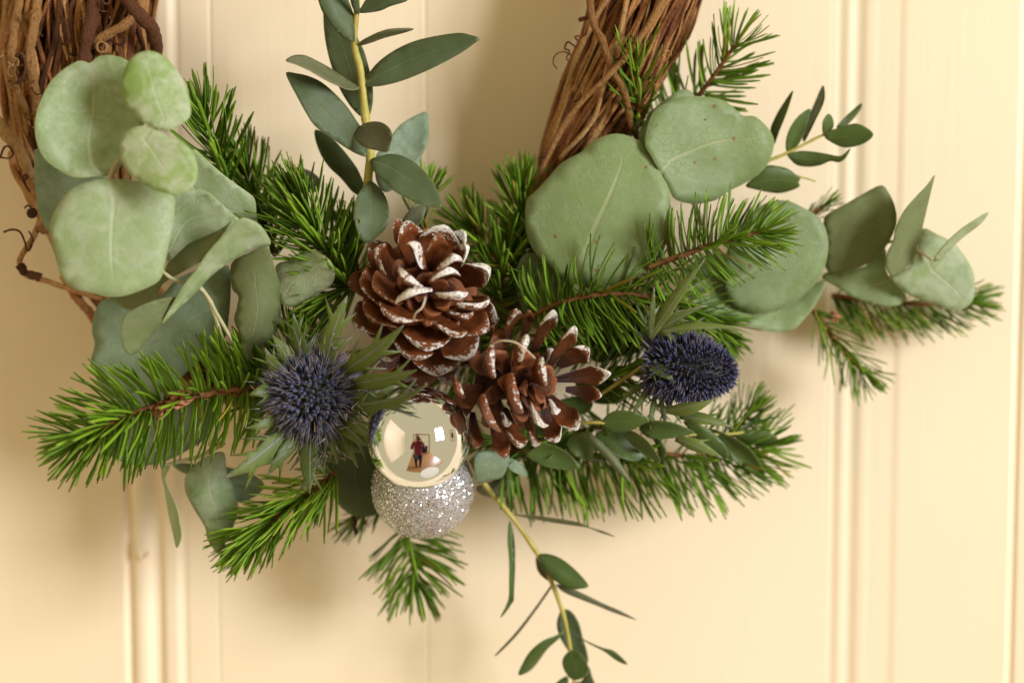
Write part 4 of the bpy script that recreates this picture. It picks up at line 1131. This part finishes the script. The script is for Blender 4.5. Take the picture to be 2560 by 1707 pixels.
T2 = P(1722, 922, 62)
th2 = empty('sea_holly', P(1640, 920, 54), 'dark navy egg shaped sea holly thistle at the right of the cones', 'thistle', 'sea holly thistles')
floret_head(th2, T2, cam_dir(.97, -.10, .16), .0092, .0162, 720, .0046, 'floret_dark', 8, 2.6, 1, .00044, .45)
for b, t, w, hb, ht, cv, te in [
    ((1625, 845), (1764, 646), 30, 70, 80, -6, 2), ((1625, 840), (1636, 715), 16, 70, 78, 0, 1), ((1650, 830), (1860, 826), 20, 70, 74, -14, 1),
    ((1640, 830), (1770, 762), 20, 70, 76, -8, 1), ((1615, 905), (1690, 958), 30, 66, 72, -4, 1), ((1665, 1025), (1786, 996), 32, 66, 72, 10, 0),
    ((1700, 1040), (1830, 1068), 28, 58, 60, -6, 1), ((1630, 960), (1580, 1040), 16, 58, 60, 2, 2), ((1640, 980), (1625, 1075), 14, 58, 62, 2, 2),
    ((1650, 990), (1668, 1075), 14, 58, 60, 0, 2), ((1625, 870), (1560, 800), 14, 54, 56, 0, 2), ((1620, 950), (1540, 1010), 14, 56, 56, 0, 2),
    ((1625, 850), (1590, 760), 12, 56, 58, 0, 1), ((1640, 845), (1690, 740), 14, 56, 60, 0, 2), ((1655, 985), (1705, 1060), 12, 56, 58, 0, 1),
    ((1690, 1095), (1808, 1146), 30, 58, 56, -4, 1), ((1700, 870), (1640, 800), 12, 64, 66, 0, 1),
]:
    bract(th2, b, t, w, hb, ht, cv, te, tooth=.6)
px_tube('stem', [(1645, 922, 54), (1590, 930, 50), (1500, 985, 40), (1420, 1020, 36)], .0009, .0009, M['stem'], th2, 12)

# ------------------------------------------------------------------ fir sprigs
fir('bright green fir tip with brown bud pointing left at the lower left', [(680, 962, 62), (560, 980, 72), (430, 1002, 80), (330, 1035, 88), (250, 1072, 92), (192, 1096, 94)], 230, 158, 1, 1.05, (80, 40), .45, 16,
    tr=(.0016, .0009), bud=[(432, 1004, 82, .0036, 20, -8), (408, 1020, 84, .0028, -10, 10)], front=.16, tipfall=.3, tint=(1.2, 1.18, 1))
fir('short fir tip standing upright at the upper left beside round leaves', [(575, 470, 56), (555, 420, 58), (535, 370, 58), (518, 320, 58), (504, 285, 58)], 60, 150, 1, 1, (48, 30), .6, 8, front=.2, width=1.3)
fir('dense fir sprig rising between the round leaves and the larger cone', [(870, 715, 56), (830, 650, 60), (790, 590, 62), (760, 545, 62), (738, 505, 62)], 170, 150, 1, 1, (58, 30), .75, 14, front=.3)
fir('dark fir tip behind the round leaves at the left', [(690, 640, 46), (660, 560, 48), (630, 480, 48), (610, 430, 48)], 110, 150, 1, 1, (50, 28), .7, 10, front=.3)
fir('dark fir sprig sweeping under the single grey green leaf', [(900, 700, 54), (850, 725, 58), (800, 750, 60)], 42, 130, .4, 1, (40, 26), .5, 10, front=.3)
fir('fir tuft above the blue thistle head', [(740, 960, 52), (735, 900, 56), (738, 850, 58)], 80, 140, 1, 1, (45, 22), .8, 12, front=.3)
fir('fir needles showing behind the blue thistle on its left', [(740, 990, 50), (690, 960, 54), (650, 930, 55)], 80, 150, 1, 1, (60, 40), .8, 8, front=.3)
fir('few fir needles peeking out behind the upright eucalyptus', [(1060, 580, 44), (1058, 520, 44), (1070, 480, 44)], 26, 110, 1, 1, (38, 25), .8, 6, front=.2)
fir('fir sprig behind the larger cone at the foot of the right vine arm', [(1250, 760, 36), (1255, 690, 38), (1285, 620, 36), (1330, 555, 32)], 130, 135, 1.3, .9, (58, 36), .7, 8, front=.25)
fir('fir sprig with arched orange twig above the open cone', [(1330, 790, 54), (1400, 757, 58), (1480, 738, 60), (1560, 735, 58), (1650, 748, 52), (1730, 780, 44), (1795, 815, 40)], 250, 140, 1, 1.2, (82, 45), .6, 8, front=.2, tr=(.0013, .0009))
fir('fir tip crossing the big round leaves on the right', [(1620, 668, 60), (1700, 640, 62), (1780, 612, 62), (1860, 590, 62), (1915, 578, 62)], 150, 128, 1, 1, (82, 40), .5, 10, front=.12)
fir('fir sprig hanging under the open cone with long drooping needles', [(1260, 1120, 38), (1380, 1135, 40), (1500, 1138, 40), (1620, 1132, 40), (1740, 1140, 38), (1830, 1130, 34), (1905, 1115, 32)], 230, 165, .35, 1.5, (84, 50), .5, 10, front=.12)
fir('fir tip at the upper right lying across the vine arm', [(1600, 380, 20), (1680, 300, 25), (1745, 240, 33), (1795, 175, 40), (1838, 112, 44)], 84, 150, 1, 1, (62, 44), .5, 6, front=.06, width=1.0)
fir('fir needles over the lower part of the right vine arm', [(1592, 380, 24), (1592, 320, 34), (1596, 240, 48), (1590, 170, 52)], 30, 150, 1, 1, (42, 30), .8, 6, front=.3)
fir('blurred fir tip under the far right eucalyptus leaves', [(2080, 740, 17), (2200, 752, 17), (2320, 760, 17), (2430, 748, 18)], 120, 120, .30, 1.2, (60, 40), .45, 12, front=.06)
fir('small loose fir tip hanging below the right round leaf', [(2030, 770, 26), (2080, 840, 28), (2130, 900, 28), (2160, 930, 28)], 62, 110, 1, 1, (52, 34), .8, 8, front=.3, bud=[(2082, 790, 26, .0020, 10, 5)])
fir('fir tip pointing down left under the blue thistle', [(840, 1180, 58), (770, 1235, 62), (700, 1285, 64), (650, 1325, 65), (618, 1352, 65)], 150, 140, .8, 1.1, (52, 30), .65, 14, front=.3, tint=(1.25, 1.2, 1))
fir('fir tip hanging straight down below the glitter bauble', [(1010, 1310, 34), (1022, 1360, 36), (1032, 1410, 37), (1036, 1450, 37)], 76, 150, 1, 1, (64, 36), .5, 8, front=.15)
fir('fir needles behind the dark round leaf left of the baubles', [(960, 1230, 34), (920, 1270, 34), (890, 1300, 34)], 26, 100, .5, 1, (40, 24), .7, 4, front=.2)
fir('fir needles between the open cone and the navy thistle', [(1480, 960, 42), (1560, 930, 44), (1640, 900, 44)], 80, 130, 1, 1, (60, 40), .8, 4, front=.3)
fir('fir needles behind the navy thistle', [(1660, 770, 38), (1720, 790, 38), (1780, 810, 36), (1800, 830, 36)], 60, 120, .6, 1.2, (50, 30), .7, 8, front=.3)
fir('bits of fir showing above the far right leaves', [(2010, 560, 30), (2040, 530, 30), (2062, 512, 30)], 22, 70, 1, 1, (40, 24), .8, 6, front=.2)
fir('pale fir tip beside the lower green leaves on the right', [(1800, 1110, 36), (1850, 1060, 36), (1880, 1030, 36)], 50, 100, 1, 1, (48, 30), .7, 8, front=.2)
fir('fir needles around the foot of the right vine arm', [(1330, 620, 36), (1300, 540, 40), (1300, 470, 42)], 70, 120, 1, 1, (45, 28), .8, 8, front=.2)
fir('small fir tuft against the left side of the larger cone', [(900, 700, 50), (884, 640, 52), (872, 590, 52)], 60, 120, 1, 1, (45, 26), .9, 10, front=.3)
fir('fir sprig rising right of the larger cone', [(1340, 720, 34), (1260, 660, 37), (1200, 600, 38), (1170, 560, 38)], 120, 130, 1.2, .8, (66, 34), .7, 8, front=.2)
fir('shaded fir under the arched twig', [(1680, 770, 36), (1560, 800, 38), (1460, 830, 38), (1380, 860, 36)], 170, 130, 1, 1, (60, 40), 1.0, 8, front=.3, tint=(.8, .8, 1))  # needles tinted darker, shade put into their colour
fir('shaded fir below the open cone', [(1520, 1060, 36), (1400, 1090, 38), (1290, 1100, 38), (1200, 1090, 36)], 120, 110, .6, 1, (66, 44), .9, 6, front=.3, tint=(.85, .85, 1))  # darker needle tint paints in the shade below the cone
fir('dark fir packed behind the two cones', [(1330, 800, 34), (1240, 850, 36), (1120, 930, 36), (1020, 1000, 34)], 150, 120, 1, 1, (60, 40), 1.2, 6, front=.35)
fir('dark fir packed behind the blue thistle and chrome bauble', [(950, 880, 34), (900, 960, 36), (860, 1040, 36), (830, 1110, 34)], 110, 120, 1, 1, (60, 40), 1.2, 6, front=.35)
v, f, u = tube_geo([P(882, 1290, 44), P(888, 1305, 44), P(886, 1318, 45), P(892, 1334, 45)], [.0007, .0011, .0008, .0010], 7)
mesh_obj('dry_stalk', v, f, M['darkbit'], J)

# ------------------------------------------------------------------ what the chrome bauble reflects
def wood():
    m = NT('oak_floor'); co = m.obj()
    mp = m.new('ShaderNodeMapping'); mp.inputs['Scale'].default_value = (9, 1.2, 1); m.ln(co, mp.inputs[0])
    n = m.noise(3, 4, .6, mp.outputs[0]); m.ln(m.mix(n, (.26, .12, .045), (.42, .22, .09)), m.b.inputs['Base Color'])
    m.b.inputs['Roughness'].default_value = .35
    return m.m
M['wood'] = wood()
M['burgundy'] = stem_material('burgundy_cloth', (.13, .008, .024), (.19, .014, .036), .8, 60)
M['jeans'] = stem_material('dark_jeans', (.012, .014, .022), (.025, .028, .04), .8, 90)
M['skin'] = stem_material('skin', (.48, .25, .16), (.52, .28, .18), .5, 40)
M['hair'] = stem_material('dark_hair', (.012, .008, .006), (.03, .018, .012), .5, 200)
M['black'] = stem_material('black_camera', (.01, .01, .01), (.02, .02, .02), .35, 200)
M['white'] = stem_material('white_top', (.80, .79, .76), (.84, .83, .80), .4, 20)
FZ = -1.42
v = [(-.55, -.50, FZ), (1.5, -.50, FZ), (1.5, -3.2, FZ), (-.55, -3.2, FZ)]
fl = mesh_obj('floor', v, [(0, 3, 2, 1)], M['wood'], loc=(0, -.5, FZ)); tag(fl, 'brown oak floor seen only in the chrome bauble', 'floor', kind='structure')

def skin_mesh(name, verts, edges, radii, mat, parent, rootv=0, sub=2):
    me = bpy.data.meshes.new(name); b = origin(parent)
    me.from_pydata([tuple(Vector(q) - b) for q in verts], edges, [])
    me.materials.append(mat)
    o = bpy.data.objects.new(name, me); link(o, parent)
    md = o.modifiers.new('skin', 'SKIN'); md.use_smooth_shade = True
    sk = me.skin_vertices[0].data if me.skin_vertices else None
    if sk is None:
        bm = bmesh.new(); bm.from_mesh(me); bm.verts.layers.skin.verify(); bm.to_mesh(me); bm.free(); sk = me.skin_vertices[0].data
    for i, r in enumerate(radii):
        sk[i].radius = r if isinstance(r, tuple) else (r, r)
        sk[i].use_root = i == rootv
    s = o.modifiers.new('sub', 'SUBSURF'); s.levels = sub; s.render_levels = sub
    return o
PY = -1.00
person = empty('person', (0, PY, FZ), 'person in burgundy top and dark jeans taking the picture, mirrored in the chrome bauble', 'person')
z = FZ
body_v = [(0, PY, z + .86), (0, PY, z + 1.02), (0, PY, z + 1.22), (0, PY + .01, z + 1.36), (0, PY + .02, z + 1.43),
          (-.16, PY, z + 1.34), (-.22, PY + .08, z + 1.14), (-.09, PY + .22, z + 1.36), (.16, PY, z + 1.34), (.22, PY + .08, z + 1.14), (.09, PY + .22, z + 1.36)]
body_e = [(0, 1), (1, 2), (2, 3), (3, 4), (3, 5), (5, 6), (6, 7), (3, 8), (8, 9), (9, 10)]
skin_mesh('body', body_v, body_e, [(.15, .11), (.135, .10), (.15, .105), (.10, .08), .05, .06, .045, .03, .06, .045, .03], M['burgundy'], person)
leg_v = [(0, PY, z + .90), (-.09, PY, z + .80), (-.10, PY + .02, z + .46), (-.10, PY - .02, z + .08), (-.11, PY + .13, z + .035), (.09, PY, z + .80), (.10, PY + .02, z + .46), (.10, PY - .02, z + .08), (.11, PY + .13, z + .035)]
skin_mesh('jeans', leg_v, [(0, 1), (1, 2), (2, 3), (3, 4), (0, 5), (5, 6), (6, 7), (7, 8)], [(.15, .11), .088, .062, .05, .04, .088, .062, .05, .04], M['jeans'], person)
head = ball('head', Vector((0, 0, 0)), .1, M['skin'], person, 32, 20)
for q in head.data.vertices:
    w = q.co + origin(person)
    q.co = Vector((w.x * .76, PY + .03 + w.y * .92, z + 1.53 + w.z * 1.14)) - origin(person)
hair = ball('hair', Vector((0, 0, 0)), .108, M['hair'], person, 32, 20)
for q in hair.data.vertices:
    w = q.co + origin(person)
    q.co = Vector((w.x * .82, PY - .015 + min(w.y, .05) * .95, z + 1.555 + (w.z * 1.12 if w.z > -.06 else w.z * 1.5))) - origin(person)
for sx in (-1, 1):
    hv = [(sx * .085, PY + .225, z + 1.37), (sx * .075, PY + .25, z + 1.42)]
    he = [(0, 1)]; hr = [.030, .034]
    for k in range(4):
        b = len(hv)
        hv += [(sx * (.080 - .012 * k), PY + .262, z + 1.445 + .004 * k), (sx * (.066 - .012 * k), PY + .282, z + 1.462 + .004 * k), (sx * (.050 - .010 * k), PY + .286, z + 1.458 + .004 * k)]
        he += [(1, b), (b, b + 1), (b + 1, b + 2)]; hr += [.010, .009, .008]
    b = len(hv); hv += [(sx * .052, PY + .245, z + 1.425), (sx * .036, PY + .258, z + 1.432)]; he += [(1, b), (b, b + 1)]; hr += [.010, .008]
    skin_mesh('hand', hv, he, hr, M['skin'], person, sub=1)
camo = empty('photo_camera', (0, CAM.y - .10, CAM.z), 'black camera held up to the face, mirrored in the chrome bauble', 'camera')
def bxg(x0, x1, y0, y1, z0, z1):
    return [(x0, y0, z0), (x1, y0, z0), (x1, y1, z0), (x0, y1, z0), (x0, y0, z1), (x1, y0, z1), (x1, y1, z1), (x0, y1, z1)], [(0, 3, 2, 1), (4, 5, 6, 7), (0, 1, 5, 4), (1, 2, 6, 5), (2, 3, 7, 6), (3, 0, 4, 7)]
v, f = bxg(-.06, .06, CAM.y - .15, CAM.y - .10, CAM.z - .045, CAM.z + .04)
v2, f2 = bxg(-.02, .02, CAM.y - .14, CAM.y - .10, CAM.z + .041, CAM.z + .065)
o = mesh_obj('camera_body', v + v2, f + [tuple(i + 8 for i in q) for q in f2], M['black'], camo, smooth=False)
md = o.modifiers.new('round', 'BEVEL'); md.width = .006; md.segments = 3
v, f, u = tube_geo([Vector((0, CAM.y - .099, CAM.z)), Vector((0, CAM.y - .06, CAM.z)), Vector((0, CAM.y - .035, CAM.z))], [.032, .032, .029], 24)
mesh_obj('lens', v, f, M['black'], o)
# round white table under the wreath
tb = empty('round_table', (.19, -.10, FZ), 'small round white table below the wreath, mirrored in the chrome bauble', 'table')
v, f, u = tube_geo([Vector((.19, -.20, FZ + k)) for k in (.74, .745, .76, .765)], [.185, .19, .19, .185], 48)
mesh_obj('tabletop', v, f, M['white'], tb, smooth=False)
v, f, u = tube_geo([Vector((.19, -.20, FZ + k)) for k in (0, .015, .03, .40, .739)], [.13, .13, .022, .018, .022], 20)
mesh_obj('pedestal', v, f, M['white'], tb)

wl = bpy.data.objects['window_light']
wf = empty('window_frame', wl.location, 'white window frame in front of the daylight, mirrored in the chrome bauble', 'window')
R3 = wl.rotation_euler.to_matrix()
def frame_bar(x0, x1, y0, y1, name='glazing_bar'):
    v, f = bxg(x0, x1, y0, y1, -.08, -.03)
    mesh_obj(name, [wl.location + R3 @ Vector(q) for q in v], f, M['white'], wf, smooth=False)
frame_bar(-.86, -.78, -1.26, 1.26, 'frame_side'); frame_bar(.78, .86, -1.26, 1.26, 'frame_side')
frame_bar(-.779, .779, 1.19, 1.26, 'frame_head'); frame_bar(-.779, .779, -1.26, -1.19, 'frame_sill')
frame_bar(-.025, .025, -1.189, 1.189)
frame_bar(-.779, -.026, .15, .19); frame_bar(.026, .779, .15, .19)
dfm = empty('door_frame', (.45, -2.6, FZ), 'pale door frame behind the photographer, mirrored in the chrome bauble', 'door frame')
M['frame_paint'] = stem_material('frame_paint', (.42, .33, .21), (.48, .38, .25), .4, 20)
for x0, x1, z0, z1, nm in ((-.42, -.32, 0, 2.05, 'jamb'), (1.22, 1.32, 0, 2.05, 'jamb'), (-.42, 1.32, 2.051, 2.15, 'lintel')):
    v, f = bxg(x0, x1, -2.72, -2.6, FZ + z0, FZ + z1)
    mesh_obj(nm, v, f, M['frame_paint'], dfm, smooth=False)
sb = empty('sideboard', (.65, -3.0, FZ), 'dark sideboard behind the photographer, mirrored in the chrome bauble', 'sideboard')
for x0, x1, z0, z1, nm in ((.15, 1.15, .12, .80, 'carcass'), (.12, 1.18, .801, .84, 'top'), (.2, .25, 0, .119, 'leg'), (1.05, 1.10, 0, .119, 'leg')):
    v, f = bxg(x0, x1, -3.2, -2.85, FZ + z0, FZ + z1)
    mesh_obj(nm, v, f, M['jeans'], sb, smooth=False)
pc = empty('picture_frame', (1.5, -.25, .10), 'small framed picture to the right of the window, mirrored in the chrome bauble', 'picture')
def qbox(cx, cy, cz, w, h, t, mat, nm):
    n = Vector((-.99, .1, 0)).normalized(); s_ = Vector((.1, .99, 0)).normalized(); u_ = Vector((0, 0, 1)); c = Vector((cx, cy, cz))
    v = [c + s_ * a * w + u_ * b * h + n * e * t for e in (0, 1) for b in (-1, 1) for a in (-1, 1)]
    mesh_obj(nm, v, [(0, 1, 3, 2), (4, 6, 7, 5), (0, 4, 5, 1), (2, 3, 7, 6), (0, 2, 6, 4), (1, 5, 7, 3)], mat, pc, smooth=False)
qbox(1.5, -.25, .10, .17, .26, .02, M['frame_paint'], 'frame'); qbox(1.478, -.25, .10, .145, .235, .004, M['white'], 'mount'); qbox(1.473, -.25, .10, .07, .11, .003, M['burgundy'], 'print')

hw = mesh_obj('wall', [(-1.55, -.40, FZ), (-1.55, -2.9, FZ), (-1.55, -2.9, 1.05), (-1.55, -.40, 1.05)], [(0, 1, 2, 3)], M['door'], loc=(-1.55, -1.5, FZ), smooth=False)
tag(hw, 'cream hall wall on the left, seen only in the chrome bauble', 'wall', kind='structure')
